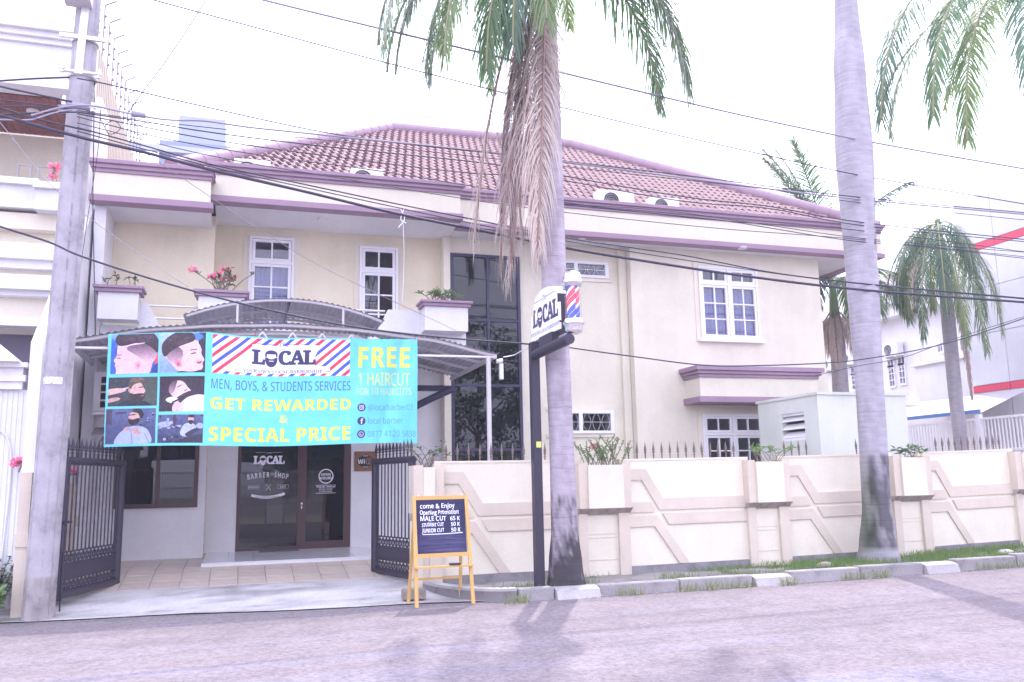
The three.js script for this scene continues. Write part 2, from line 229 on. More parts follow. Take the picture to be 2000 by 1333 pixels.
// ---------- boundary wall ----------
const spikeGeo = (() => { const p = [[0.004, 0], [0.011, 0.005], [0.011, 0.05], [0.02, 0.055], [0.011, 0.07], [0.012, 0.09], [0.026, 0.10], [0.014, 0.118], [0.024, 0.135], [0.012, 0.2], [0.0, 0.275]]; const g = new THREE.LatheGeometry(p.map(([a, b]) => new THREE.Vector2(a, b)), 6); return g; })();
{
  const WZ = -12.4, wall = thing('boundary_wall', 'cream street wall with tan relief bands, planter piers and a row of spikes', 'wall', [2.45, 0.1, WZ]);
  const piers = [2.43, 4.96, 7.9, 10.78, 13.49, 16.3], PW = [0.42, 0.84, 0.77, 0.77, 0.77, 0.77], H = 1.66, B = (x) => 0.15 + rise(x);
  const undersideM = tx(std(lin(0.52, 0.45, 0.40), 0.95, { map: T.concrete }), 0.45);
  for (let i = 0; i < piers.length - 1; i++) {
    const a = piers[i] + PW[i], b = piers[i + 1], m = (a + b) / 2, y = B(m), slope = (B(b) - B(a)) / (b - a);
    const put = (g) => { g.applyMatrix4(new THREE.Matrix4().set(1, 0, 0, 0, slope, 1, 0, -slope * m, 0, 0, 1, 0, 0, 0, 0, 1)); return g; };
    mesh('wall_panel', put(box(a - 0.1, b + 0.1, y + 0.02, y + H, WZ - 0.16, WZ)), C.cream, wall);
    mesh('plinth', put(box(a - 0.1, b + 0.1, y - 0.2, y + 0.06, WZ - 0.1, WZ + 0.045)), C.oldConcrete, wall);
    const L = b - a, sx = L / 2.1, X = (u) => a + u * sx;
    const band = (pts) => mesh('relief_band', put(poly(pts.map(([u, v]) => [X(u), y + v]), 0.028, [0, 0, WZ + 0.001])), C.tan, wall);
    band([[0, 1.53], [0.33, 1.53], [0.62, 1.07], [2.1, 1.07], [2.1, 0.89], [0.55, 0.89], [0.26, 1.36], [0, 1.36]]);
    band([[0, 1.02], [0.40, 1.02], [0.47, 0.89], [0.45, 0.865], [0, 0.865]]);
    band([[0, 0.81], [0.50, 0.81], [1.03, 0.065], [0.86, 0.065], [0.45, 0.645], [0, 0.645]]);
    band([[0.60, 0.835], [2.1, 0.835], [2.1, 0.665], [0.70, 0.665]]);
    const coping = mesh('coping', put(box(a - 0.1, b + 0.1, y + H, y + H + 0.03, WZ - 0.19, WZ + 0.012)), C.cream, wall);
    const skip = i === 2 ? [9.35, 10.2] : i === 3 ? [0, 11.9] : null;
    const step = i === 0 ? 0.172 : 0.146;
    for (let x = a + 0.1; x < b - 0.05; x += step) {
      if (skip && x > skip[0] && x < skip[1]) continue; if (i === 0 && x > 4.5) continue;
      const s = new THREE.Mesh(spikeGeo, C.bronze); s.name = 'spike'; s.castShadow = s.receiveShadow = true;
      s.position.set(x, B(x) + H + 0.03, WZ - 0.08).sub(wpos(wall)); s.rotation.set(rr(-0.03, 0.03), rr(0, 3), rr(-0.03, 0.03)); wall.add(s);
    }
  }
  piers.forEach((x, i) => {
    const w = PW[i], y = B(x + w / 2), x1 = x + w;
    if (i > 4) return;
    mesh('pier', box(x, x1, y - 0.15, y + 0.92, WZ - 0.2, WZ + 0.03), C.cream, wall);
    mesh('pilaster', [box(x, x + 0.14, y - 0.15, y + 0.9, WZ + 0.031, WZ + 0.085), box(x1 - 0.18, x1, y - 0.15, y + 0.9, WZ + 0.031, WZ + 0.085)], C.tan, wall);
    if (i > 0) for (const v of [0.50, 0.17]) mesh('pier_slot', [box(x + 0.17, x1 - 0.2, y + v, y + v + 0.012, WZ + 0.03, WZ + 0.036), ...(v > 0.3 ? [box(x + 0.17, x1 - 0.2, y + v + 0.055, y + v + 0.067, WZ + 0.03, WZ + 0.036)] : [])], C.tan, wall);
    // planter box with a sloping underside
    const pl = mesh('planter_box', [box(x + 0.13, x1 - 0.13, y + 0.95, y + 1.6, WZ + 0.06, WZ + 0.20), box(x + 0.13, x1 - 0.13, y + 0.95, y + 1.6, WZ - 0.24, WZ - 0.2), box(x + 0.13, x1 - 0.13, y + 0.95, y + 1.5, WZ - 0.2, WZ + 0.06)], C.cream, wall);
    mesh('planter_edge', [box(x - 0.01, x + 0.129, y + 0.95, y + 1.63, WZ - 0.24, WZ + 0.16), box(x1 - 0.129, x1 + 0.01, y + 0.95, y + 1.63, WZ - 0.24, WZ + 0.16)], C.tan, pl);
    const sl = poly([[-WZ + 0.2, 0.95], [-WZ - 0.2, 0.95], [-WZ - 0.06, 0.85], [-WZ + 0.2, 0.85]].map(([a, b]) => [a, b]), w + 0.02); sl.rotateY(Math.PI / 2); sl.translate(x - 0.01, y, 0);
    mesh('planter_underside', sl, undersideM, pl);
    mesh('soil', box(x + 0.14, x1 - 0.14, y + 1.5, y + 1.55, WZ - 0.19, WZ + 0.05), std(lin(0.09, 0.065, 0.05), 1), pl);
  });
}

// ---------- the house ----------
const SOF = 6.55, ZL = -16.2, ZM = -17.0, ZG = -16.8, ZR = -16.5;
const house = thing('house', 'two storey cream house with purple trim and tiled hip roof above the barber shop', 'house', [5, 0, -17]);
{
  // walls, pierced where the windows stand, round real rooms
  const pierced = (x0, x1, y0, y1, z0, z1, holes) => { const sh = new THREE.Shape([[x0, y0], [x1, y0], [x1, y1], [x0, y1]].map(([a, b]) => new THREE.Vector2(a, b))); for (const [a, b, c, d] of holes) sh.holes.push(new THREE.Path([[a, c], [a, d], [b, d], [b, c]].map(([p, q]) => new THREE.Vector2(p, q)))); const g = new THREE.ExtrudeGeometry(sh, { depth: z1 - z0, bevelEnabled: false }); g.translate(0, 0, z0); return g; };
  mesh('wall', pierced(-2.2, -0.5, 0.1, 3.95, ZL - 0.25, ZL, [[-1.9, -0.67, 1.25, 2.55]]), C.white, house); mesh('wall', box(-2.2, -0.5, 3.95, 6.3, ZL - 0.25, ZL), C.yellowCream, house);
  mesh('wall', box(-0.65, -0.5, 0.1, SOF, ZM - 0.2, ZL - 0.251), C.yellowCream, house);
  mesh('wall', [box(-0.499, 0.03, 0.1, 3.95, ZM - 0.2, ZM), box(2.13, 3.919, 0.1, 3.95, ZM - 0.2, ZM), box(0.03, 2.13, 2.75, 3.95, ZM - 0.2, ZM)], C.white, house);
  mesh('wall', pierced(-0.499, 3.919, 3.95, SOF, ZM - 0.2, ZM, [[0.17, 0.92, 4.5, 6.31], [2.3, 2.98, 4.45, 6.25]]), C.yellowCream, house);
  mesh('wall', pierced(3.92, 8.03, 0.1, SOF, ZG - 0.25, ZG, [[4.12, 5.54, 0.9, 6.18], [6.26, 7.54, 5.92, 6.16], [6.26, 7.54, 2.56, 2.92]]), C.cream, house);
  mesh('wall', pierced(8.031, 12.88, 0.1, SOF, ZR - 0.2, ZR, [[9.71, 11.11, 4.6, 6.15], [9.61, 11.03, 1.5, 2.85]]), C.cream, house);
  mesh('wall', box(8.031, 8.2, 0.1, SOF, -26, ZR - 0.201), C.cream, house); mesh('wall', box(12.7, 12.879, 0.1, SOF, -26, ZR - 0.201), C.cream, house);
  mesh('wall', box(-2.38, 12.88, 0.1, SOF, -26.2, -26.001), C.cream, house);
  mesh('wall_pilaster', box(7.85, 8.02, 0.1, SOF - 0.01, ZG, ZG + 0.10), C.cream, house);
  mesh('side_fin', box(-2.38, -2.201, 0.1, 6.3, -26, -15.25), C.white, house);
  mesh('interior_floor', [box(-2.2, 8.03, 0.1, 0.34, -26, -17.21), box(8.2, 12.7, 0.1, 0.34, -26, -16.71)], C.room, house);
  mesh('interior_floor', [box(-2.2, 3.91, 3.72, 3.9, -26, -17.21), box(8.2, 12.7, 3.72, 3.9, -26, -16.71)], C.room, house);
  mesh('interior_ceiling', [box(-2.2, 8.03, 6.4, 6.5, -26, -17.22), box(8.2, 12.7, 6.4, 6.5, -26, -16.71)], C.room, house);
  mesh('partition', [box(3.8, 3.9, 0.34, 6.4, -25.9, -17.23), box(-2.19, 8.02, 0.34, 6.4, -22.1, -22), box(8.21, 12.69, 0.34, 6.4, -21.1, -21)], C.room, house);
  // soffits
  mesh('soffit', [box(-2.38, -0.55, 6.24, 6.3, ZL, -15.02)], C.soffit, house);
  mesh('soffit', [box(-0.5, 4.05, SOF, SOF + 0.06, ZM - 0.1, -15.52), box(4.06, 14.25, SOF, SOF + 0.06, ZG - 0.3, -16.02), box(12.9, 14.25, SOF, SOF + 0.06, -26, ZG - 0.301)], C.soffit, house);
  // fascias with stepped mouldings
  function fascia(x0, x1, y0, y1, z, dz = 0.22) {
    const f = mesh('fascia', box(x0, x1, y0 + 0.11, y1 - 0.2, z - dz, z), C.cream, house);
    mesh('lower_moulding', rbox(x0 - 0.04, x1 + 0.05, y0, y0 + 0.115, z - dz - 0.01, z + 0.05, 0.012), C.purple, f);
    mesh('upper_moulding', [rbox(x0 - 0.02, x1 + 0.02, y1 - 0.205, y1 - 0.14, z - dz - 0.02, z + 0.035, 0.01), rbox(x0 - 0.04, x1 + 0.04, y1 - 0.142, y1 - 0.07, z - dz - 0.02, z + 0.075, 0.012), rbox(x0 - 0.07, x1 + 0.07, y1 - 0.073, y1, z - dz - 0.02, z + 0.12, 0.012)], C.purple, f);
  }
  fascia(-2.4, -0.56, 6.22, 6.93, -15.0); fascia(-0.58, 3.98, 6.53, 7.24, -15.5); fascia(4.06, 14.3, 6.53, 7.33, -16.0);
  { // side fascia running back on the right
    const f = mesh('fascia', box(14.06, 14.29, 6.64, 7.13, -26, -16.25), C.cream, house);
    mesh('lower_moulding', box(14.04, 14.34, 6.53, 6.639, -26, -16.26), C.purple, f); mesh('upper_moulding', box(14.04, 14.4, 7.131, 7.32, -26, -16.26), C.purple, f);
  }
  for (const [px, py] of [[630, 428], [1135, 466], [1450, 484]]) { const d = ray(px, py), p = EYE.clone().addScaledVector(d, (SOF - EYE.y) / d.y); mesh('downlight', [rod(V(p.x, SOF - 0.03, p.z), V(p.x, SOF + 0.01, p.z), 0.10, 0.11, 16)], C.steel, house); }
  // windows
  function win(x0, x1, y0, y1, z, units, sashRows, panes, trans = 0.27, drape = null) {
    const w = mesh('window', [box(x0, x1, y1 - 0.05, y1, z, z + 0.07), box(x0, x1, y0, y0 + 0.05, z, z + 0.08), box(x0, x0 + 0.05, y0 + 0.05, y1 - 0.05, z, z + 0.07), box(x1 - 0.05, x1, y0 + 0.05, y1 - 0.05, z, z + 0.07)], C.frame, house);
    mesh('window_surround', [box(x0 - 0.10, x1 + 0.10, y1 + 0.002, y1 + 0.09, z, z + 0.025), box(x0 - 0.10, x0 - 0.002, y0 - 0.05, y1 + 0.001, z, z + 0.025), box(x1 + 0.002, x1 + 0.10, y0 - 0.05, y1 + 0.001, z, z + 0.025)], C.cream, w);
    if (drape) { const o = [], n = 60, f = (t) => z - 0.13 + 0.025 * Math.sin(t * (x1 - x0) * 2 * Math.PI / 0.11); for (let i = 0; i < n * (x1 - x0); i++) { const N2 = n * (x1 - x0), a = i / N2, b = (i + 1) / N2, X = (t) => x0 + 0.02 + (x1 - x0 - 0.04) * t; quad(o, [X(a), drape[0], f(a)], [X(b), drape[0], f(b)], [X(b), drape[1], f(b)], [X(a), drape[1], f(a)]); } mesh('curtain', tris(o), C.curtain, w); }
    const ym = y1 - (y1 - y0) * trans, uw = (x1 - x0 - 0.1) / units;
    mesh('transom_bar', box(x0 + 0.05, x1 - 0.05, ym - 0.03, ym + 0.03, z, z + 0.065), C.frame, w);
    for (let u = 0; u < units; u++) {
      const a = x0 + 0.05 + u * uw, b = a + uw; let k = 0;
      if (u) mesh('mullion', box(a - 0.03, a + 0.03, y0 + 0.05, y1 - 0.05, z, z + 0.068), C.frame, w);
      for (const [s0, s1, rows] of [[ym + 0.03, y1 - 0.05, 1], [y0 + 0.05, ym - 0.03, sashRows]]) {
        const A = a + (u ? 0.03 : 0) + 0.006, Bx = b - (u < units - 1 ? 0.03 : 0) - 0.006, f = 0.055, gs = [box(A, Bx, s1 - f, s1 - 0.004, z, z + 0.052), box(A, Bx, s0 + 0.004, s0 + f, z, z + 0.052), box(A, A + f, s0 + f, s1 - f, z, z + 0.052), box(Bx - f, Bx, s0 + f, s1 - f, z, z + 0.052)];
        const mx = (A + Bx) / 2, ih = (s1 - s0 - 2 * f) / rows; gs.push(box(mx - 0.016, mx + 0.016, s0 + f, s1 - f, z, z + 0.045));
        for (let r = 1; r < rows; r++) gs.push(box(A + f, Bx - f, s0 + f + r * ih - 0.014, s0 + f + r * ih + 0.014, z, z + 0.043));
        mesh('sash', gs, C.frame, w);
        for (let r = 0; r < rows; r++) for (let c = 0; c < 2; c++) {
          const xa = c ? mx + 0.016 : A + f, xb = c ? Bx - f : mx - 0.016, ya = s0 + f + r * ih, yb = ya + ih;
          const pn = mesh('pane', box(xa, xb, ya, yb, z + 0.004, z + 0.02), panes(u, rows === 1, r, c), w);
          pn.rotation.y = rr(-0.004, 0.004); pn.rotation.x = rr(-0.006, 0.006) * 0;
        }
      }
    }
    mesh('sill', box(x0 - 0.06, x1 + 0.06, y0 - 0.06, y0 - 0.001, z, z + 0.12), C.frame, w);
    return w;
  }
  win(0.12, 0.97, 4.45, 6.36, ZM, 1, 3, () => C.glass, 0.27, [4.5, 5.8]);
  win(2.25, 3.03, 4.4, 6.3, ZM, 1, 3, () => C.glass, 0.27);
  win(9.66, 11.16, 4.55, 6.2, ZR, 2, 3, () => C.glass, 0.24, [4.6, 5.75]);
  win(9.56, 11.08, 1.45, 2.9, ZR, 2, 3, () => C.glass, 0.30);
  // small barred windows beside the tall glass
  function barred(x0, x1, y0, y1) {
    const z = ZG, w = mesh('window', [box(x0, x1, y1 - 0.06, y1, z, z + 0.06), box(x0, x1, y0, y0 + 0.06, z, z + 0.06), box(x0, x0 + 0.06, y0 + 0.06, y1 - 0.06, z, z + 0.06), box(x1 - 0.08, x1, y0 + 0.06, y1 - 0.06, z, z + 0.06), box(x0 + 0.62, x0 + 0.7, y0 + 0.06, y1 - 0.06, z, z + 0.06)], C.frame, house);
    for (const [a, b] of [[x0 + 0.06, x0 + 0.62], [x0 + 0.7, x1 - 0.08]]) {
      mesh('pane', box(a, b, y0 + 0.06, y1 - 0.06, z + 0.002, z + 0.008), C.glass, w);
      const gr = [], h = y1 - y0 - 0.12, ya = y0 + 0.06, n = 3; gr.push(bar(V(a, ya + h / 2, z + 0.03), V(b, ya + h / 2, z + 0.03), 0.008));
      for (let i = 0; i < n; i++) { const cx = a + (b - a) * (i + 0.5) / n, r = (b - a) / n * 0.38; gr.push(tube([V(cx - r * 0.3, ya, z + 0.03), V(cx - r, ya + h * 0.35, z + 0.03), V(cx - r, ya + h * 0.65, z + 0.03), V(cx - r * 0.3, ya + h, z + 0.03)], 0.005, 4), tube([V(cx + r * 0.3, ya, z + 0.03), V(cx + r, ya + h * 0.35, z + 0.03), V(cx + r, ya + h * 0.65, z + 0.03), V(cx + r * 0.3, ya + h, z + 0.03)], 0.005, 4)); }
      mesh('grille', gr, C.steel, w);
    }
    mesh('window_surround', [box(x0 - 0.1, x1 + 0.1, y1 + 0.002, y1 + 0.08, z, z + 0.03), box(x0 - 0.1, x1 + 0.1, y0 - 0.08, y0 - 0.002, z, z + 0.03), box(x1 + 0.002, x1 + 0.1, y0, y1, z, z + 0.03)], C.cream, w);
  }
  barred(6.2, 7.62, 5.86, 6.22); barred(6.2, 7.62, 2.5, 2.98);
  // tall dark stair glazing
  { const x0 = 4.08, x1 = 5.58, y0 = 0.9, y1 = 6.22, z = ZG, ys = [0.9, 2.18, 3.48, 4.83, 6.22];
    const w = mesh('stair_window', [box(x0, x1, y1 - 0.06, y1, z, z + 0.06), box(x0, x0 + 0.06, y0, y1 - 0.06, z, z + 0.06), box(x1 - 0.06, x1, y0, y1 - 0.06, z, z + 0.06), box(4.85, 4.9, y0, y1 - 0.06, z, z + 0.055)], C.navy, house);
    for (let i = 0; i < 4; i++) { if (i) mesh('transom_bar', box(x0 + 0.06, x1 - 0.06, ys[i] - 0.025, ys[i] + 0.025, z, z + 0.05), C.navy, w);
      for (const [a, b] of [[x0 + 0.06, 4.85], [4.9, x1 - 0.06]]) { const p = mesh('pane', box(a, b, ys[i] + 0.025, ys[i + 1] - 0.025, z + 0.003, z + 0.02), C.glassTint, w); } }
    mesh('window_surround', [box(3.93, 4.07, 0.2, SOF - 0.002, ZG, ZG + 0.07)], C.cream, w);
  }
  // planter hood below the right upper window
  { const h = mesh('window_hood', box(9.2, 12.1, 3.22, 3.62, ZR, -15.85), C.cream, house);
    mesh('upper_moulding', [rbox(9.16, 12.14, 3.62, 3.69, ZR, -15.81, 0.01), rbox(9.12, 12.18, 3.691, 3.76, ZR, -15.77, 0.01), rbox(9.07, 12.23, 3.761, 3.86, ZR, -15.72, 0.012)], C.purple, h);
    mesh('lower_moulding', rbox(9.15, 12.15, 3.09, 3.219, ZR, -15.8, 0.012), C.purple, h); }
  // shop window left of the door
  { const x0 = -1.95, x1 = -0.62, y0 = 1.2, y1 = 2.6, z = ZL, w = mesh('shop_window', [box(x0, x1, y0, y0 + 0.07, z, z + 0.05), box(x0, x1, y1 - 0.07, y1, z, z + 0.05), box(x1 - 0.07, x1, y0 + 0.07, y1 - 0.07, z, z + 0.05), box(x0, x0 + 0.07, y0 + 0.07, y1 - 0.07, z, z + 0.05), box(-1.31, -1.25, y0 + 0.07, y1 - 0.07, z, z + 0.045)], C.brownFrame, house);
    mesh('pane', box(x0 + 0.07, -1.31, y0 + 0.07, y1 - 0.07, z + 0.003, z + 0.015), C.glassTint, w); mesh('pane', box(-1.25, x1 - 0.07, y0 + 0.07, y1 - 0.07, z + 0.003, z + 0.015), C.glassTint, w); }
  // balcony
  { const b = mesh('balcony', box(-2.19, 4.0, 3.9, 4.2, ZM, -15.25), C.white, house);
    mesh('parapet', poly([[2.33, 4.2], [4.0, 4.2], [4.0, 4.66], [2.55, 4.66]], 0.14, [0, 0, -15.4]), C.white, b);
    mesh('parapet', poly([[-1.62, 4.2], [-1.28, 4.2], [-1.5, 4.62], [-1.62, 4.62]], 0.14, [0, 0, -15.4]), C.white, b);
    mesh('handrail', [rod(V(-1.5, 4.57, -15.33), V(-0.7, 4.57, -15.33), 0.02), rod(V(-1.4, 4.36, -15.33), V(-0.7, 4.36, -15.33), 0.02), rod(V(0.05, 4.64, -15.33), V(2.5, 4.64, -15.33), 0.02), rod(V(0.05, 4.42, -15.33), V(2.4, 4.42, -15.33), 0.02)], C.steel, b);
    for (const [x0, x1] of [[-2.2, -1.6], [-0.68, 0.05], [3.15, 3.95]]) {
      const p = mesh('planter_box', [box(x0, x1, 4.24, 4.68, -15.25, -14.9)], C.white, house);
      mesh('planter_rim', [rbox(x0 - 0.05, x1 + 0.05, 4.681, 4.74, -15.3, -14.85, 0.01), rbox(x0 - 0.08, x1 + 0.08, 4.741, 4.79, -15.33, -14.82, 0.01)], C.purple, p);
    } }
  // roof: hip roof, front slope of single wave tiles
  const E0 = [-1.3, 7.27, -16.1], E1 = [14.35, 7.27, -16.1], R0 = [3.6, 10.78, -21.4], R1 = [8.75, 10.85, -21.4], B0 = [-1.3, 7.27, -26.6], B1 = [14.35, 7.27, -26.6];
  const under = []; const dn = (p) => [p[0], p[1] - 0.05, p[2]];
  quad(under, dn(E0), dn(E1), dn(R1), dn(R0)); quad(under, B1, B0, R0, R1); under.push(...B0, ...E0, ...R0, ...E1, ...B1, ...R1);
  const roofM = std(lin(0.30, 0.17, 0.19), 0.6);
  const roof = mesh('roof', tris(under), roofM, house);
  const rise33 = (10.8 - 7.27) / 5.3, sl = Math.hypot(1, rise33), TW = 0.18, CO = 0.30, nC = Math.floor(5.3 * sl / CO);
  const tileVar = [lin(0.26, 0.16, 0.17), lin(0.29, 0.185, 0.19), lin(0.225, 0.135, 0.155)].map((c) => std(c, 0.75));
  const tg = (() => { const o = [], n = 6, h = (t) => 0.028 * Math.sin(t * 2 * Math.PI); for (let i = 0; i < n; i++) { const t0 = i / n, t1 = (i + 1) / n, a = t0 * TW, b = t1 * TW; quad(o, [a, h(t0) + 0.03, CO * 0.5 + 0.03], [b, h(t1) + 0.035, CO * 0.5 + 0.03], [b, h(t1), -CO * 0.5], [a, h(t0), -CO * 0.5]); quad(o, [a, h(t0) - 0.012, CO * 0.5 + 0.03], [b, h(t1) - 0.012, CO * 0.5 + 0.03], [b, h(t1) + 0.035, CO * 0.5 + 0.03], [a, h(t0) + 0.035, CO * 0.5 + 0.03]); } return tris(o); })();
  tg.rotateX(Math.atan(rise33));
  const rest = []; let n = 0;
  for (let r = 0; r < nC; r++) {
    const s = (r + 0.5) * CO / sl, t = s / 5.3, xa = E0[0] + (R0[0] - E0[0]) * t, xb = E1[0] + (R1[0] - E1[0]) * t;
    for (let x = xa + 0.12; x < xb - 0.3; x += TW) {
      const y = 7.27 + s * rise33 + 0.02, z = -16.1 - s, v = Math.floor(rnd() * 3);
      if (n < 300 && x > -0.2 && x < 13.9 && r >= 1 && n < 300) { const m = new THREE.Mesh(tg, tileVar[v]); m.name = 'roof_tile'; m.castShadow = m.receiveShadow = true; m.position.set(x, y + rr(-0.004, 0.004), z).sub(wpos(house)); m.rotation.y = rr(-0.01, 0.01); roof.add(m); n++; }
      else { const g = tg.clone(); g.translate(x, y + rr(-0.004, 0.004), z); rest.push(g); }
    }
  }
  mesh('roof_tiles', rest, tileVar[0], roof, { kind: 'stuff' });
  const cap = (a, b, k) => { const A = V(...a), Bv = V(...b), N = Math.round(A.distanceTo(Bv) / 0.38), gs = []; for (let i = 0; i < N; i++) { const p = A.clone().lerp(Bv, i / N), q = A.clone().lerp(Bv, (i + 1.08) / N); p.y += 0.05; q.y += 0.05; gs.push(rod(p, q, 0.166, 0.158, 14)); } return gs; };
  mesh('ridge_cap', cap(R0, R1), std(lin(0.33, 0.22, 0.28), 0.6), roof); mesh('hip_cap', cap(E0, R0), std(lin(0.33, 0.22, 0.28), 0.6), roof); mesh('hip_cap', cap(E1, R1), std(lin(0.33, 0.22, 0.28), 0.6), roof);
  mesh('lower_roof', box(-2.3, -0.5, 6.86, 6.9, -26, -15.3), roofM, house);
}
// ---------- shop door ----------
function beardedHead(c, x, y, s, col, bg) {      // the emblem that stands in for the letter O
  c.fillStyle = col; c.beginPath(); c.ellipse(x, y - s * 0.28, s * 0.42, s * 0.30, 0, Math.PI, 0); c.fill(); c.fillRect(x - s * 0.42, y - s * 0.3, s * 0.12, s * 0.22); c.fillRect(x + s * 0.3, y - s * 0.3, s * 0.12, s * 0.2);
  c.beginPath(); c.moveTo(x - s * 0.42, y - s * 0.05); c.lineTo(x + s * 0.42, y - s * 0.05); c.quadraticCurveTo(x + s * 0.42, y + s * 0.6, x, y + s * 0.66); c.quadraticCurveTo(x - s * 0.42, y + s * 0.6, x - s * 0.42, y - s * 0.05); c.fill();
  if (bg) { c.fillStyle = bg; c.beginPath(); c.ellipse(x, y - s * 0.1, s * 0.28, s * 0.17, 0, 0, 7); c.fill(); c.fillRect(x - s * 0.16, y + s * 0.18, s * 0.32, s * 0.06); }
  else { c.save(); c.globalCompositeOperation = 'destination-out'; c.beginPath(); c.ellipse(x, y - s * 0.1, s * 0.28, s * 0.17, 0, 0, 7); c.fill(); c.fillRect(x - s * 0.16, y + s * 0.18, s * 0.32, s * 0.06); c.restore(); }
}
function logo(c, x, y, w, col, bg, sub) {        // The / LOCAL / YOUR OWN LOCAL BARBERSHOP, x,y = centre of the big word
  const h = w * 0.26; c.fillStyle = col; c.strokeStyle = col; c.textAlign = 'center'; c.textBaseline = 'middle';
  c.lineWidth = w * 0.008; c.beginPath(); c.moveTo(x - w * 0.44, y - h * 0.92); c.lineTo(x - w * 0.09, y - h * 0.92); c.moveTo(x + w * 0.09, y - h * 0.92); c.lineTo(x + w * 0.44, y - h * 0.92); c.stroke();
  c.font = `italic ${w * 0.1}px serif`; c.fillText('The', x, y - h * 0.93);
  c.font = `bold ${h * 1.28}px serif`; c.lineWidth = h * 0.09; c.lineJoin = 'miter';
  const put = (t, cx) => { c.save(); c.translate(x + cx * w, y); c.scale(1.0, 1.0); c.strokeText(t, 0, 0); c.fillText(t, 0, 0); c.restore(); };
  put('L', -0.41); put('C', 0.02); put('A', 0.235); put('L', 0.44);
  beardedHead(c, x - w * 0.20, y + h * 0.02, h * 0.95, col, bg); c.fillStyle = col;
  if (sub) { c.font = `bold ${w * 0.077}px serif`; c.save(); c.translate(x, y + h * 0.95); c.scale(1.02, 1); c.fillText('YOUR OWN LOCAL BARBERSHOP', 0, 0); c.restore(); c.fillRect(x - w * 0.80, y + h * 0.93, w * 0.08, w * 0.012); c.fillRect(x + w * 0.72, y + h * 0.93, w * 0.08, w * 0.012); }
}
const printMat = (t, rough = 0.6) => new THREE.MeshStandardMaterial({ map: t, transparent: true, roughness: rough });
function card(w, h) { return new THREE.PlaneGeometry(w, h); }
{
  const z = ZM - 0.06, d = thing('shop_door', 'brown framed double glass shop door with white lettering on the panes', 'door', [1.08, 0.36, z]);
  const x0 = 0.035, x1 = 2.125, y0 = 0.362, y1 = 2.745;
  mesh('door_frame', [box(x0, x0 + 0.06, y0, y1, z - 0.05, z + 0.06), box(x1 - 0.13, x1, y0, y1, z - 0.05, z + 0.06), box(x0 + 0.06, x1 - 0.13, y1 - 0.07, y1, z - 0.05, z + 0.06), box(1.13, 1.29, y0, y1 - 0.07, z - 0.05, z + 0.06), box(x0 + 0.06, 1.13, y0, y0 + 0.06, z - 0.05, z + 0.05), box(1.29, x1 - 0.13, y0, y0 + 0.13, z - 0.05, z + 0.05)], C.brownFrame, d);
  const pA = mesh('pane', box(x0 + 0.06, 1.13, y0 + 0.06, y1 - 0.07, z - 0.012, z), C.glassTint, d), pB = mesh('pane', box(1.29, x1 - 0.13, y0 + 0.13, y1 - 0.07, z - 0.012, z), C.glassTint, d);
  mesh('lock', [rod(V(1.21, 1.2, z + 0.06), V(1.21, 1.2, z + 0.075), 0.02), box(1.2, 1.22, 1.1, 1.16, z + 0.06, z + 0.07)], C.steel, d);
  const tA = canvasTex(1024, 1024, (c, W) => {
    c.clearRect(0, 0, W, W); logo(c, 500, 150, 620, '#f2eef8', null, false);
    c.fillStyle = '#dcd8e6'; c.textAlign = 'center'; c.textBaseline = 'middle'; c.font = 'bold 128px sans-serif';
    const t = 'BARBER SHOP', n = t.length; for (let i = 0; i < n; i++) { const u = (i - (n - 1) / 2) / n; c.save(); c.translate(490 + u * 900, 440 + u * u * 190); c.rotate(u * 0.42); c.scale(0.82, 1.12); c.fillText(t[i], 0, 0); c.restore(); }
    c.strokeStyle = '#cfcada'; c.fillStyle = '#cfcada'; c.lineWidth = 5; c.strokeRect(80, 640, 230, 72); c.font = 'bold 54px sans-serif'; c.fillText('VINTAGE', 195, 678); c.strokeRect(700, 640, 230, 72); c.fillText('CUTS', 815, 678);
    c.lineWidth = 10; c.beginPath(); c.moveTo(460, 620); c.lineTo(560, 740); c.moveTo(560, 620); c.lineTo(460, 740); c.stroke();
    c.lineWidth = 52; c.strokeStyle = '#eeeaf4'; c.beginPath(); c.moveTo(150, 830); c.quadraticCurveTo(500, 930, 860, 810); c.stroke(); c.fillStyle = '#2a2438'; c.font = 'bold 40px serif'; c.save(); c.translate(500, 874); c.fillText('PROFESSIONAL BARBERS', 0, 0); c.restore();
  });
  const gA = card(0.88, 0.98); gA.translate(0.60, 1.68, z + 0.004); mesh('lettering', gA, printMat(tA), pA, { keepUV: true });
  const tB = canvasTex(512, 640, (c, W, H) => {
    c.clearRect(0, 0, W, H); c.strokeStyle = c.fillStyle = '#f2eef8'; c.lineWidth = 22; c.beginPath(); c.arc(256, 200, 150, 0, 7); c.stroke();
    c.textAlign = 'center'; c.textBaseline = 'middle'; c.font = 'bold 78px sans-serif'; c.fillText('OPEN', 256, 162); c.fillText('HOURS', 256, 242);
    c.fillRect(40, 390, 432, 8); c.fillRect(40, 560, 432, 8); c.font = 'bold 44px sans-serif'; c.fillText('10:00 am - 09:00 pm', 256, 428); c.font = '38px sans-serif'; c.fillText('Monday - Sunday', 256, 476); c.fillText('& Public Holiday', 256, 524);
  });
  const gB = card(0.45, 0.56); gB.translate(1.66, 1.60, z + 0.004); mesh('lettering', gB, printMat(tB), pB, { keepUV: true });
  tag(mesh('door_mat', rbox(0.45, 1.15, 0.361, 0.375, -16.9, -16.5, 0.005), std(lin(0.12, 0.11, 0.14), 1)), 'small grey mat lying before the shop door', 'mat');
  // free wifi plate
  const wf = thing('wifi_sign', 'square wooden plate with a black Wi-Fi badge on the wall by the door', 'sign', [2.4, 1.98, ZM]);
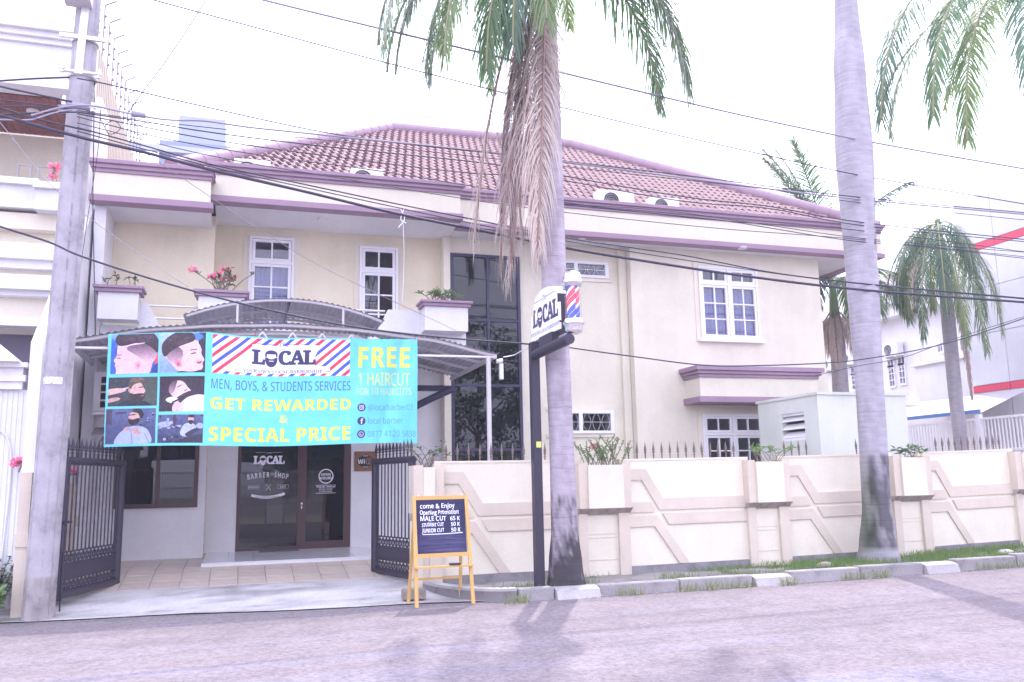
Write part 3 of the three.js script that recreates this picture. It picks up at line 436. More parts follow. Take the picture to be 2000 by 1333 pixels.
  mesh('plate', rbox(2.19, 2.61, 1.79, 2.17, ZM, ZM + 0.03, 0.006), tx(std(lin(0.33, 0.13, 0.06), 0.6, { map: T.wood }), 0.5), wf);
  const tW = canvasTex(512, 464, (c, W, H) => { c.clearRect(0, 0, W, H); c.fillStyle = '#171320'; c.beginPath(); c.ellipse(256, 232, 205, 140, 0, 0, 7); c.fill(); c.beginPath(); c.ellipse(256, 232, 120, 175, 0, 0, 7); c.fill(); c.fillStyle = '#f3eef2'; c.textAlign = 'center'; c.textBaseline = 'middle'; c.font = 'bold 150px sans-serif'; c.fillText('Wi', 160, 240); c.fillStyle = '#8f6a55'; c.beginPath(); c.roundRect(258, 150, 180, 165, 60); c.fill(); c.fillStyle = '#171320'; c.fillText('Fi', 345, 240); c.fillStyle = '#f3eef2'; c.font = 'italic bold 48px serif'; c.fillText('Free', 256, 95); c.fillText('Zone', 256, 370); });
  const gW = card(0.40, 0.36); gW.translate(2.4, 1.98, ZM + 0.033); mesh('print', gW, printMat(tW), wf, { keepUV: true });
}

// ---------- carport canopy ----------
{
  const cp = thing('carport_canopy', 'arched translucent grey canopy on pale steel tubes over the driveway', 'canopy', [0.8, 0.2, -13.2]);
  const arch = (x) => { const p = [[-2.3, 3.58], [-1.2, 3.79], [-0.3, 3.88], [0.67, 3.92], [1.6, 3.89], [2.87, 3.77], [3.97, 3.54]]; for (let i = 0; i < p.length - 1; i++) if (x <= p[i + 1][0]) { const t = (x - p[i][0]) / (p[i + 1][0] - p[i][0]), s = t * t * (3 - 2 * t) * 0.3 + t * 0.7; return p[i][1] + (p[i + 1][1] - p[i][1]) * s; } return 3.54; };
  const up = (x) => 4.38 - 0.135 * (x - 0.72) ** 2;
  const sheetM = new THREE.MeshPhysicalMaterial({ color: lin(0.30, 0.29, 0.35), roughness: 0.45, side: THREE.DoubleSide, transmission: 0.45, thickness: 0 });
  function sheet(x0, x1, z0, z1, fy) { const o = [], n = Math.round((x1 - x0) / 0.02); const h = (x) => fy(x) + 0.012 * Math.sin(x * 2 * Math.PI / 0.09); for (let i = 0; i < n; i++) { const a = x0 + (x1 - x0) * i / n, b = x0 + (x1 - x0) * (i + 1) / n; for (let k = 0; k < 2; k++) { const za = z0 + (z1 - z0) * k / 2, zb = z0 + (z1 - z0) * (k + 1) / 2; quad(o, [a, h(a), za], [b, h(b), za], [b, h(b), zb], [a, h(a), zb]); } } return tris(o); }
  const bounds = [-2.34, -0.76, 2.16, 4.0];
  for (let i = 0; i < 3; i++) if (i !== 1) mesh('roof_sheet', sheet(bounds[i], bounds[i + 1], -13.12, -16.15, (x) => arch(x) + 0.035), sheetM, cp);
  mesh('roof_sheet', sheet(-0.76, 2.16, -13.12, -13.75, (x) => arch(x) + 0.035), sheetM, cp);
  mesh('upper_roof_sheet', sheet(-0.82, 2.2, -13.5, -15.2, (x) => up(x) + 0.03), sheetM, cp);
  const curve = (x0, x1, z, fy, r) => { const pts = []; for (let i = 0; i <= 24; i++) { const x = x0 + (x1 - x0) * i / 24; pts.push(V(x, fy(x), z)); } return tube(pts, r, 6, 48); };
  for (const z of [-13.2, -14.0, -14.8, -15.6]) mesh('arch_tube', curve(-2.3, 3.97, z, arch, 0.028), C.tube, cp);
  for (const z of [-13.55, -14.4, -15.15]) mesh('upper_arch_tube', curve(-0.78, 2.16, z, up, 0.024), C.tube, cp);
  for (const x of [-2.28, 3.93]) mesh('edge_beam', bar(V(x, arch(x) - 0.02, -13.16), V(x, arch(x) - 0.02, -16.15), 0.06), C.tube, cp);
  for (const x of [-0.05, 1.55]) mesh('upright', rod(V(x, arch(x), -13.55), V(x, up(x), -13.55), 0.02), C.tube, cp);
  mesh('brace', [bar(V(0.72, up(0.72), -13.6), V(0.6, arch(0.6), -13.3), 0.035)], C.acDark, cp);
  mesh('tie_bar', rod(V(-2.25, 3.5, -13.2), V(3.95, 3.52, -13.2), 0.02), C.frame, cp);
  { const zig = []; let xx = 0.1; for (let i = 0; i < 4; i++) { zig.push(rod(V(xx, 3.5, -13.24), V(xx + 0.22, 3.82, -13.24), 0.014), rod(V(xx + 0.22, 3.82, -13.24), V(xx + 0.44, 3.5, -13.24), 0.014)); xx += 0.44; } mesh('truss_web', zig, C.frame, cp); }
  mesh('post', rod(V(3.83, 0.12, -13.2), V(3.83, 3.52, -13.2), 0.038, 0.038, 14), C.tube, cp);
  mesh('post', rod(V(-2.24, 0.12, -13.25), V(-2.24, 3.55, -13.25), 0.03, 0.03, 12), C.tube, cp);
  mesh('gutter', [box(2.7, 3.95, 3.28, 3.38, -16.2, -16.05)], C.navy, cp);
  mesh('drain_pipe', tube([V(3.9, 3.3, -16.0), V(3.5, 3.12, -15.95), V(3.1, 2.92, -15.9), V(3.0, 2.86, -15.9)], 0.07, 10), C.navy, cp);
  mesh('lamp_fitting', [rbox(4.02, 4.08, 3.16, 3.42, -13.26, -13.18, 0.01), rod(V(3.97, 3.45, -13.2), V(4.07, 3.47, -13.2), 0.035)], C.acWhite, cp);
}
// ---------- banner ----------
{
  const W = 2048, H = 764;
  const tex = canvasTex(W, H, (c) => {
    c.fillStyle = '#6ccfd8'; c.fillRect(0, 0, W, H);
    const px = (x) => (x - 212) / 601 * W, py = (y) => (y - 652) / 219 * H;
    const clipRect = (x0, y0, x1, y1, f) => { c.save(); c.beginPath(); c.rect(px(x0), py(y0), px(x1) - px(x0), py(y1) - py(y0)); c.clip(); c.translate(px(x0), py(y0)); f(px(x1) - px(x0), py(y1) - py(y0)); c.restore(); };
    const el = (x, y, a, b, col, r = 0) => { c.save(); c.translate(x, y); c.rotate(r); c.scale(a, b); const g = c.createRadialGradient(-0.12, -0.1, 0.05, 0, 0, 1.06); g.addColorStop(0, col); g.addColorStop(0.72, col); g.addColorStop(1, col + '00'); c.fillStyle = g; c.beginPath(); c.arc(0, 0, 1.06, 0, 7); c.fill(); c.restore(); };
    const grainy = (w, h, s) => { for (let i = 0; i < 900; i++) { const x = w * hash(i, s, 1), y = h * hash(i, s, 2), l = hash(i, s, 3); c.fillStyle = l > 0.5 ? 'rgba(255,245,250,0.03)' : 'rgba(20,10,40,0.04)'; c.beginPath(); c.ellipse(x, y, 3 + 12 * hash(i, s, 4), 2 + 5 * hash(i, s, 5), 3 * hash(i, s, 6), 0, 7); c.fill(); } };
    const hair = (x, y, a, b, col, n, dir, s) => { c.strokeStyle = col; for (let i = 0; i < n; i++) { const t = 6.283 * hash(i, s, 1), q = Math.sqrt(hash(i, s, 2)), px0 = x + a * q * Math.cos(t), py0 = y + b * q * Math.sin(t), an = dir + 0.7 * (hash(i, s, 3) - 0.5), l = Math.max(a, b) * 0.35; c.lineWidth = 1 + 2 * hash(i, s, 4); c.globalAlpha = 0.5; c.beginPath(); c.moveTo(px0, py0); c.lineTo(px0 + l * Math.cos(an), py0 + l * Math.sin(an)); c.stroke(); c.globalAlpha = 1; } };
    const stubble = (x, y, a, b, s) => { for (let i = 0; i < 700; i++) { const t = 6.283 * hash(i, s, 1), q = Math.sqrt(hash(i, s, 2)); c.fillStyle = 'rgba(60,38,58,0.09)'; c.fillRect(x + a * q * Math.cos(t), y + b * q * Math.sin(t), 4, 4); } };
    const pg = (col, ...p) => { c.fillStyle = col; c.beginPath(); p.forEach(([x, y], i) => i ? c.lineTo(x, y) : c.moveTo(x, y)); c.closePath(); c.fill(); };
    // six photographs of haircuts, printed on the left
    const blob = (w, h, fill, ...p) => { c.fillStyle = fill; c.beginPath(); const n = p.length, q = (i) => [p[(i + n) % n][0] * w, p[(i + n) % n][1] * h]; for (let i = 0; i <= n; i++) { const [x0, y0] = q(i - 1), [x1, y1] = q(i), mx = (x0 + x1) / 2, my = (y0 + y1) / 2; if (i === 0) c.moveTo(mx, my); else c.quadraticCurveTo(x0, y0, mx, my); } c.closePath(); c.fill(); };
    const fade = (y0, y1, c0, c1) => { const g = c.createLinearGradient(0, y0, 0, y1); g.addColorStop(0, c0); g.addColorStop(1, c1); return g; };
    const stroke = (col, lw, ...p) => { c.strokeStyle = col; c.lineWidth = lw; c.lineCap = 'round'; c.beginPath(); p.forEach(([x, y], i) => i ? c.lineTo(x, y) : c.moveTo(x, y)); c.stroke(); };
    const clutter = (w, h, s, n) => { for (let i = 0; i < n; i++) el(w * hash(i, s, 7), h * hash(i, s, 8), w * (0.02 + 0.05 * hash(i, s, 9)), h * (0.015 + 0.05 * hash(i, s, 10)), ['#23243c', '#8792bd', '#35304c', '#aab3d6', '#1d1c30'][i % 5]); };
    clipRect(218, 653, 302, 731, (w, h) => { c.fillStyle = fade(0, h, '#7fb0ec', '#3257b4'); c.fillRect(0, 0, w, h); el(w * 0.02, h * 0.5, w * 0.16, h * 0.4, '#3460c0'); el(w * 0.98, h * 0.62, w * 0.07, h * 0.28, '#de4a60'); blob(w, h, '#f0c3cd', [0.13, 0.42], [0.13, 0.55], [0.05, 0.67], [0.11, 0.73], [0.08, 0.8], [0.13, 0.88], [0.1, 1.1], [0.82, 1.1], [0.88, 0.75], [0.98, 0.5], [0.97, 0.15], [0.7, -0.05], [0.3, 0.0], [0.14, 0.22]); blob(w, h, fade(h * 0.22, h * 0.74, '#5a4258', '#ecc0cb'), [0.26, 0.34], [0.6, 0.22], [1.0, 0.18], [1.0, 0.55], [0.88, 0.78], [0.72, 0.7], [0.5, 0.52]); blob(w, h, '#34232f', [0.12, 0.3], [0.06, 0.08], [0.3, -0.15], [0.75, -0.12], [1.02, 0.12], [1.0, 0.55], [0.9, 0.4], [0.74, 0.26], [0.52, 0.22], [0.3, 0.3]); hair(w * 0.6, h * 0.12, w * 0.34, h * 0.12, '#6e5668', 80, -2.4, 12); stroke('#f2ced6', 6, [w * 0.16, h * 0.34], [w * 0.4, h * 0.28], [w * 0.7, h * 0.235]); blob(w, h, '#eda9b4', [0.5, 0.72], [0.62, 0.7], [0.66, 0.8], [0.6, 0.92], [0.52, 0.88]); blob(w, h, '#cf7d8e', [0.55, 0.76], [0.61, 0.76], [0.61, 0.84], [0.56, 0.86]); stroke('#6d4a58', 6, [w * 0.13, h * 0.6], [w * 0.2, h * 0.61]); stroke('#7d5a68', 5, [w * 0.12, h * 0.53], [w * 0.22, h * 0.52]); blob(w, h, '#2a3f92', [0.9, 0.8], [1.1, 0.7], [1.1, 1.1], [0.84, 1.1]); grainy(w, h, 14); });
    clipRect(305, 653, 388, 731, (w, h) => { c.fillStyle = fade(0, h, '#a9c8ee', '#8aa9d8'); c.fillRect(0, 0, w, h); blob(w, h, '#262134', [0.78, -0.1], [1.2, -0.1], [1.2, 1.1], [0.7, 1.1], [0.9, 0.6]); el(w * 0.8, h * 0.1, w * 0.16, h * 0.1, '#4f80d2'); blob(w, h, '#edc2ca', [0.12, 0.35], [0.1, 0.58], [0.24, 0.78], [0.4, 0.98], [0.7, 1.02], [0.9, 0.97], [0.97, 0.86], [0.93, 0.77], [1.0, 0.68], [0.9, 0.55], [0.92, 0.4], [0.8, 0.2], [0.6, 0.1], [0.3, 0.1]); blob(w, h, fade(h * 0.35, h * 0.82, '#6a5064', '#e8bcc6'), [0.08, 0.4], [0.3, 0.3], [0.5, 0.42], [0.5, 0.66], [0.38, 0.84], [0.18, 0.72]); blob(w, h, '#38272f', [0.05, 0.55], [0.02, 0.28], [0.2, 0.06], [0.46, -0.06], [0.74, 0.0], [0.78, 0.2], [0.56, 0.28], [0.36, 0.37], [0.2, 0.5], [0.12, 0.62]); hair(w * 0.36, h * 0.2, w * 0.28, h * 0.12, '#75606e', 70, -0.6, 22); blob(w, h, '#e48f9c', [0.32, 0.7], [0.44, 0.7], [0.5, 0.82], [0.42, 0.88], [0.34, 0.82]); blob(w, h, '#b55d6d', [0.37, 0.75], [0.43, 0.76], [0.44, 0.83], [0.38, 0.82]); stroke('#3c2834', 8, [w * 0.69, h * 0.53], [w * 0.78, h * 0.51]); stroke('#5d4450', 6, [w * 0.66, h * 0.44], [w * 0.8, h * 0.42]); blob(w, h, '#b93450', [0.78, 0.71], [0.92, 0.68], [0.93, 0.76], [0.84, 0.8]); stroke('#f6eef2', 5, [w * 0.82, h * 0.72], [w * 0.91, h * 0.71]); blob(w, h, '#1f1d33', [0.3, 1.1], [0.4, 0.94], [0.7, 1.0], [1.0, 0.9], [1.1, 1.1]); grainy(w, h, 24); });
    clipRect(216, 738, 302, 794, (w, h) => { c.fillStyle = '#31363e'; c.fillRect(0, 0, w, h); el(w * 0.85, h * 0.5, w * 0.3, h * 0.6, '#48514a'); blob(w, h, '#1a1929', [0.1, 1.1], [0.3, 0.82], [0.5, 0.78], [0.8, 0.84], [1.0, 1.1]); blob(w, h, '#dab1ab', [0.45, 0.18], [0.66, 0.16], [0.72, 0.38], [0.77, 0.5], [0.72, 0.56], [0.72, 0.68], [0.6, 0.82], [0.48, 0.72], [0.42, 0.45]); blob(w, h, '#5f4b40', [0.41, 0.42], [0.4, 0.14], [0.54, 0.0], [0.76, 0.03], [0.79, 0.18], [0.6, 0.2], [0.5, 0.26], [0.46, 0.44]); hair(w * 0.58, h * 0.1, w * 0.16, h * 0.07, '#9a8270', 50, -2.9, 31); blob(w, h, '#291b1f', [0.44, 0.52], [0.52, 0.6], [0.62, 0.56], [0.76, 0.58], [0.74, 0.76], [0.62, 0.92], [0.5, 0.86], [0.43, 0.7]); stroke('#b5757a', 5, [w * 0.67, h * 0.66], [w * 0.73, h * 0.65]); stroke('#3f2b30', 6, [w * 0.62, h * 0.36], [w * 0.7, h * 0.35]); el(w * 0.43, h * 0.45, w * 0.03, h * 0.07, '#c98f8a'); blob(w, h, '#dcb4ac', [-0.1, 0.45], [0.15, 0.36], [0.34, 0.38], [0.38, 0.47], [0.2, 0.55], [-0.1, 0.66]); blob(w, h, '#c99d95', [-0.1, 0.78], [0.2, 0.66], [0.29, 0.78], [-0.1, 0.92]); stroke('#cfd2e6', 9, [w * 0.3, h * 0.4], [w * 0.4, h * 0.36]); grainy(w, h, 34); });
    clipRect(306, 738, 388, 806, (w, h) => { c.fillStyle = '#2d2031'; c.fillRect(0, 0, w, h); blob(w, h, '#e2dae9', [0.4, 0.9], [0.58, 0.6], [0.9, 0.5], [1.1, 0.58], [1.1, 1.1], [0.33, 1.1]); blob(w, h, '#e8c6c9', [0.2, 0.42], [0.27, 0.18], [0.42, 0.1], [0.56, 0.18], [0.62, 0.32], [0.72, 0.42], [0.66, 0.53], [0.5, 0.64], [0.34, 0.62], [0.24, 0.5]); blob(w, h, fade(h * 0.14, h * 0.55, '#5a4455', '#cfa8b0'), [0.18, 0.44], [0.24, 0.16], [0.4, 0.08], [0.36, 0.26], [0.3, 0.54]); blob(w, h, '#2f2029', [0.42, 0.58], [0.58, 0.46], [0.72, 0.4], [0.72, 0.5], [0.58, 0.64], [0.44, 0.68], [0.36, 0.62]); stroke('#4a333f', 6, [w * 0.4, h * 0.31], [w * 0.48, h * 0.25]); stroke('#4a333f', 5, [w * 0.55, h * 0.42], [w * 0.6, h * 0.38]); blob(w, h, '#f1ecf4', [0.12, 0.64], [0.3, 0.56], [0.46, 0.66], [0.38, 0.78], [0.18, 0.74]); stroke('#1d1626', 12, [w * 0.3, h * 0.74], [w * 0.44, h * 0.66]); blob(w, h, '#e3bdc1', [0.28, 0.78], [0.5, 0.7], [0.56, 1.1], [0.3, 1.1]); grainy(w, h, 44); });
    clipRect(214, 799, 301, 866, (w, h) => { c.fillStyle = fade(0, h, '#59638e', '#3f4570'); c.fillRect(0, 0, w, h); c.fillStyle = '#463c58'; c.fillRect(0, 0, w * 0.12, h * 0.45); c.save(); c.translate(w * 0.68, h * 0.08); clutter(w * 0.34, h * 0.5, 5, 26); c.restore(); stroke('#23233a', 8, [w * 0.2, h * 0.12], [w * 0.4, h * 0.12]); blob(w, h, '#b0bdec', [0.12, 1.1], [0.24, 0.72], [0.44, 0.52], [0.64, 0.48], [0.86, 0.58], [0.98, 1.1]); stroke('#7f8cc2', 5, [w * 0.5, h * 0.6], [w * 0.54, h]); stroke('#7f8cc2', 6, [w * 0.78, h * 0.72], [w * 0.88, h]); blob(w, h, '#d8ada7', [0.45, 0.14], [0.62, 0.06], [0.69, 0.2], [0.65, 0.38], [0.52, 0.44], [0.45, 0.3]); blob(w, h, '#28202a', [0.5, 0.1], [0.56, -0.04], [0.72, 0.0], [0.76, 0.26], [0.68, 0.3], [0.65, 0.12]); blob(w, h, '#261b24', [0.44, 0.28], [0.54, 0.33], [0.68, 0.25], [0.67, 0.4], [0.55, 0.5], [0.45, 0.42]); stroke('#33222b', 6, [w * 0.46, h * 0.19], [w * 0.58, h * 0.17]); blob(w, h, '#d6a8a2', [0.34, 0.56], [0.46, 0.5], [0.5, 0.58], [0.4, 0.66]); blob(w, h, '#cf9f97', [0.5, 0.56], [0.6, 0.52], [0.66, 0.62], [0.72, 0.74], [0.62, 0.76], [0.54, 0.66]); grainy(w, h, 54); });
    clipRect(305, 812, 388, 866, (w, h) => { c.fillStyle = fade(0, h, '#525a84', '#363a60'); c.fillRect(0, 0, w, h); clutter(w, h, 7, 44); el(w * 0.14, h * 0.35, w * 0.16, h * 0.11, '#a3aed2'); c.fillStyle = '#43344a'; c.fillRect(w * 0.33, 0, w * 0.06, h * 0.42); blob(w, h, '#b6c1ea', [0.46, 0.75], [0.54, 0.36], [0.68, 0.28], [0.84, 0.36], [0.86, 0.6], [0.7, 0.8]); blob(w, h, '#d3a6a0', [0.66, 0.08], [0.78, 0.06], [0.79, 0.24], [0.72, 0.3], [0.66, 0.22]); blob(w, h, '#231b29', [0.65, 0.1], [0.7, -0.02], [0.8, 0.0], [0.8, 0.12]); blob(w, h, '#231b25', [0.66, 0.2], [0.79, 0.2], [0.75, 0.36], [0.68, 0.34]); blob(w, h, '#262440', [0.55, 0.7], [0.85, 0.45], [0.92, 0.5], [0.7, 0.82]); blob(w, h, '#211f36', [0.25, 1.1], [0.5, 0.86], [0.95, 0.66], [1.1, 0.8], [1.1, 1.1]); el(w * 0.93, h * 0.4, w * 0.1, h * 0.11, '#a3aed2'); grainy(w, h, 64); });
    // striped logo panel
    clipRect(401, 655, 671, 731, (w, h) => {
      c.fillStyle = '#efe9f4'; c.fillRect(0, 0, w, h); let k = 0;
      for (let s = -h * 1.1; s < w + h; s += w * 0.078) { c.fillStyle = k++ % 2 ? '#3a4fc4' : '#d92c4a'; c.beginPath(); c.moveTo(s, h); c.lineTo(s + w * 0.036, h); c.lineTo(s + w * 0.036 + h * 1.12, 0); c.lineTo(s + h * 1.12, 0); c.fill(); }
      c.fillStyle = '#efe9f4'; c.beginPath(); c.moveTo(w * 0.10, h * 0.93); c.lineTo(w * 0.33, h * 0.17); c.lineTo(w * 0.78, h * 0.17); c.lineTo(w * 0.70, h * 0.75); c.lineTo(w * 0.86, h * 0.93); c.closePath(); c.fill(); c.fillRect(w * 0.14, h * 0.74, w * 0.71, h * 0.19); c.fillRect(w * 0.28, h * 0.17, w * 0.46, h * 0.7);
      logo(c, w * 0.505, h * 0.50, w * 0.435, '#2f2c5c', '#efe9f4', true);
    });
    c.textAlign = 'center'; c.textBaseline = 'middle';
    const text = (t, x0, x1, y, hpx, col, font = 'sans-serif', bold = 'bold ') => { c.save(); c.font = `${bold}${hpx}px ${font}`; c.fillStyle = col; const wdt = c.measureText(t).width, want = px(x1) - px(x0); c.translate((px(x0) + px(x1)) / 2, py(y)); c.scale(want / wdt, 1); c.fillText(t, 0, 0); c.restore(); };
    text('MEN, BOYS, & STUDENTS SERVICES', 399, 674, 752, 92, '#3c5a98', 'sans-serif', '');
    const yel = '#eedf4e'; c.lineWidth = 9; c.strokeStyle = yel;
    text('GET REWARDED', 398, 676, 790, 108, yel); text('&', 531, 549, 817, 76, '#d9d670'); text('SPECIAL PRICE', 397, 676, 849, 130, yel);
    text('FREE', 684, 800, 692, 210, '#e8dc5a'); text('1 HAIRCUT', 687, 797, 738, 130, '#dcd76a', 'sans-serif', ''); text('FOR 10 HAIRCUTS', 684, 801, 764, 70, '#c9d47c', 'sans-serif', '');
    [[797, '@localbarber01', 709, 805], [825, 'local barber', 709, 782], [852, '0877 4120 5838', 709, 811]].forEach(([y, t, a, b], i) => {
      const X = px(696), Y = py(y); c.fillStyle = '#33306a'; c.beginPath(); c.arc(X, Y, 29, 0, 7); c.fill(); text(t, a, b, y, 60, '#5c8fa8', 'sans-serif', '');
      c.strokeStyle = c.fillStyle = '#e6e2f4'; c.lineWidth = 4;
      if (i === 0) { c.beginPath(); c.roundRect(X - 15, Y - 15, 30, 30, 8); c.stroke(); c.beginPath(); c.arc(X, Y, 7, 0, 7); c.stroke(); c.fillRect(X + 7, Y - 11, 4, 4); }
      if (i === 1) { c.font = 'bold 52px sans-serif'; c.textAlign = 'center'; c.fillText('f', X + 2, Y + 4); }
      if (i === 2) { c.beginPath(); c.arc(X, Y, 16, 0, 7); c.stroke(); c.beginPath(); c.moveTo(X - 7, Y - 6); c.quadraticCurveTo(X - 4, Y + 7, X + 8, Y + 7); c.stroke(); }
    });
  });
  const N = 110, M = 44, g = new THREE.PlaneGeometry(1, 1, N, M), p = g.attributes.position;
  const topY = (u) => { const k = [[0, 3.69], [0.3, 3.765], [0.42, 3.72], [0.5, 3.70], [0.66, 3.73], [0.8, 3.735], [1, 3.755]]; for (let i = 0; i < k.length - 1; i++) if (u <= k[i + 1][0]) { const t = (u - k[i][0]) / (k[i + 1][0] - k[i][0]), s = (1 - Math.cos(Math.PI * t)) / 2; return k[i][1] + (k[i + 1][1] - k[i][1]) * s; } return 3.755; };
  for (let i = 0; i < p.count; i++) {
    const u = p.getX(i) + 0.5, v = 0.5 - p.getY(i), y0 = topY(u), y1 = 2.1 + 0.03 * u + 0.015 * Math.sin(u * 9);
    const fold = 0.036 * Math.sin(u * 15 + v * 2.2) * (0.4 + 0.6 * Math.sin(u * 4 + 1)) + 0.05 * Math.exp(-(((u - 0.78 - 0.16 * v) / 0.014) ** 2)) + 0.035 * Math.exp(-(((u - 0.86 - 0.1 * v) / 0.012) ** 2)) - 0.03 * Math.exp(-(((u - 0.95 + 0.08 * v) / 0.016) ** 2)) + 0.03 * Math.exp(-(((u - 0.30 + 0.05 * v) / 0.012) ** 2)) * (1 - v) + 0.03 * Math.exp(-(((u - 0.58 - 0.06 * v) / 0.014) ** 2)) * (1 - v) + 0.012 * Math.sin(u * 43 + v * 7) * (u > 0.72 ? 1 : 0.4) + 0.045 * fbm(u * 9, v * 4, 0, 71, 4);
    p.setXYZ(i, -1.77 + 4.42 * u - 0.02 * v + 0.05 * (1 - u) * v, y0 + (y1 - y0) * v, -13.12 + fold + 0.05 * v);
  }
  g.computeVertexNormals();
  const b = thing('banner', 'turquoise barbershop banner with haircut photos and yellow lettering hung from the canopy', 'banner', [0.44, 2.1, -13.1]);
  mesh('cloth', g, new THREE.MeshStandardMaterial({ map: tex, roughness: 0.5, side: THREE.DoubleSide }), b, { keepUV: true });
  const ties = [[-1.75, 3.67], [0.21, 3.72], [1.1, 3.72], [2.62, 3.74]]; for (const [x, y] of ties) mesh('tie_cord', rod(V(x, y, -13.1), V(x, y + 0.1, -13.19), 0.006, 0.006, 5), std(lin(0.5, 0.08, 0.08), 0.8), b);
  mesh('guy_cord', tube([V(2.66, 2.14, -13.08), V(2.85, 2.0, -12.9), V(3.05, 1.84, -12.6)], 0.005, 5), C.cableGrey, b);
}
// ---------- gate leaves ----------
function gate(name, label, A, B, y0, latchAtA) {     // A near end, B far end, on the ground plan
  const L = Math.hypot(B[0] - A[0], B[1] - A[1]), g = new THREE.Group(); g.name = numbered(name); g.userData = { label, category: 'gate', group: 'open gate leaves' };
  g.position.set(A[0], y0, A[1]); g.rotation.y = Math.atan2(-(B[1] - A[1]), B[0] - A[0]); scene.add(g); WOFF.set(g, V(0, 0, 0));
  const H = 1.74, o = { local: true };
  mesh('post', [rod(V(0, 0, 0), V(0, H, 0), 0.05, 0.05, 12)], C.black, g, o); mesh('post', [rod(V(L, 0, 0), V(L, H, 0), 0.06, 0.06, 12)], C.black, g, o);
  mesh('rail', [rod(V(-0.05, H, 0), V(L + 0.06, H, 0), 0.05, 0.05, 12)], C.black, g, o); mesh('rail', [rod(V(0, 0.07, 0), V(L, 0.07, 0), 0.055, 0.055, 12)], C.black, g, o);
  mesh('panel_plate', box(0.04, L - 0.04, 0.26, 0.43, -0.008, 0.008), C.black, g, o);
  mesh('inner_rail', [box(0.03, L - 0.03, 0.43, 0.455, -0.015, 0.015), box(0.03, L - 0.03, 0.235, 0.26, -0.015, 0.015), box(0.03, L - 0.03, 0.58, 0.6, -0.012, 0.012)], C.black, g, o);
  const n = Math.round(L / 0.115);
  for (let i = 1; i < n; i++) { const x = L * i / n; mesh('bar', rod(V(x, 0.6, 0), V(x, H - 0.04, 0), 0.011, 0.011, 8), C.black, g, o); }
  for (const [yb, h] of [[0.455, 0.125], [0.12, 0.115]]) { const s = []; for (let i = 0; i < n; i++) { const cx = L * (i + 0.5) / n, r = L / n * 0.42; for (const k of [-1, 1]) s.push(tube([V(cx, yb, 0), V(cx + k * r * 0.9, yb + h * 0.25, 0), V(cx + k * r * 0.8, yb + h * 0.7, 0), V(cx + k * r * 0.25, yb + h * 0.85, 0), V(cx + k * r * 0.3, yb + h * 0.55, 0)], 0.008, 5, 14)); s.push(rod(V(cx, yb, 0), V(cx, yb + h, 0), 0.009, 0.009, 5)); } mesh('scrollwork', s, C.black, g, o); }
  const ns = Math.round(L / 0.125); for (let i = 0; i <= ns; i++) { const s = new THREE.Mesh(spikeGeo, C.black); s.name = 'spike'; s.castShadow = s.receiveShadow = true; s.position.set(0.03 + (L - 0.06) * i / ns, H + 0.045, 0); s.scale.set(1.25, 0.98, 1.25); g.add(s); }
  mesh('drop_bolt', [rod(V(latchAtA ? -0.03 : L + 0.03, -0.12, 0.05), V(latchAtA ? -0.03 : L + 0.03, 0.62, 0.05), 0.01, 0.01, 6), box(latchAtA ? -0.06 : L - 0.1, latchAtA ? 0.14 : L + 0.06, 0.95, 0.98, 0.02, 0.06)], C.black, g, o);
  return g;
}
gate('gate_leaf', 'black spiked gate leaf standing open behind the concrete pole', [-2.07, -12.3], [-1.6, -13.9], 0.16, true);
gate('gate_leaf', 'black spiked gate leaf standing open behind the chalkboard easel', [2.48, -12.65], [2.12, -13.85], 0.14, true);
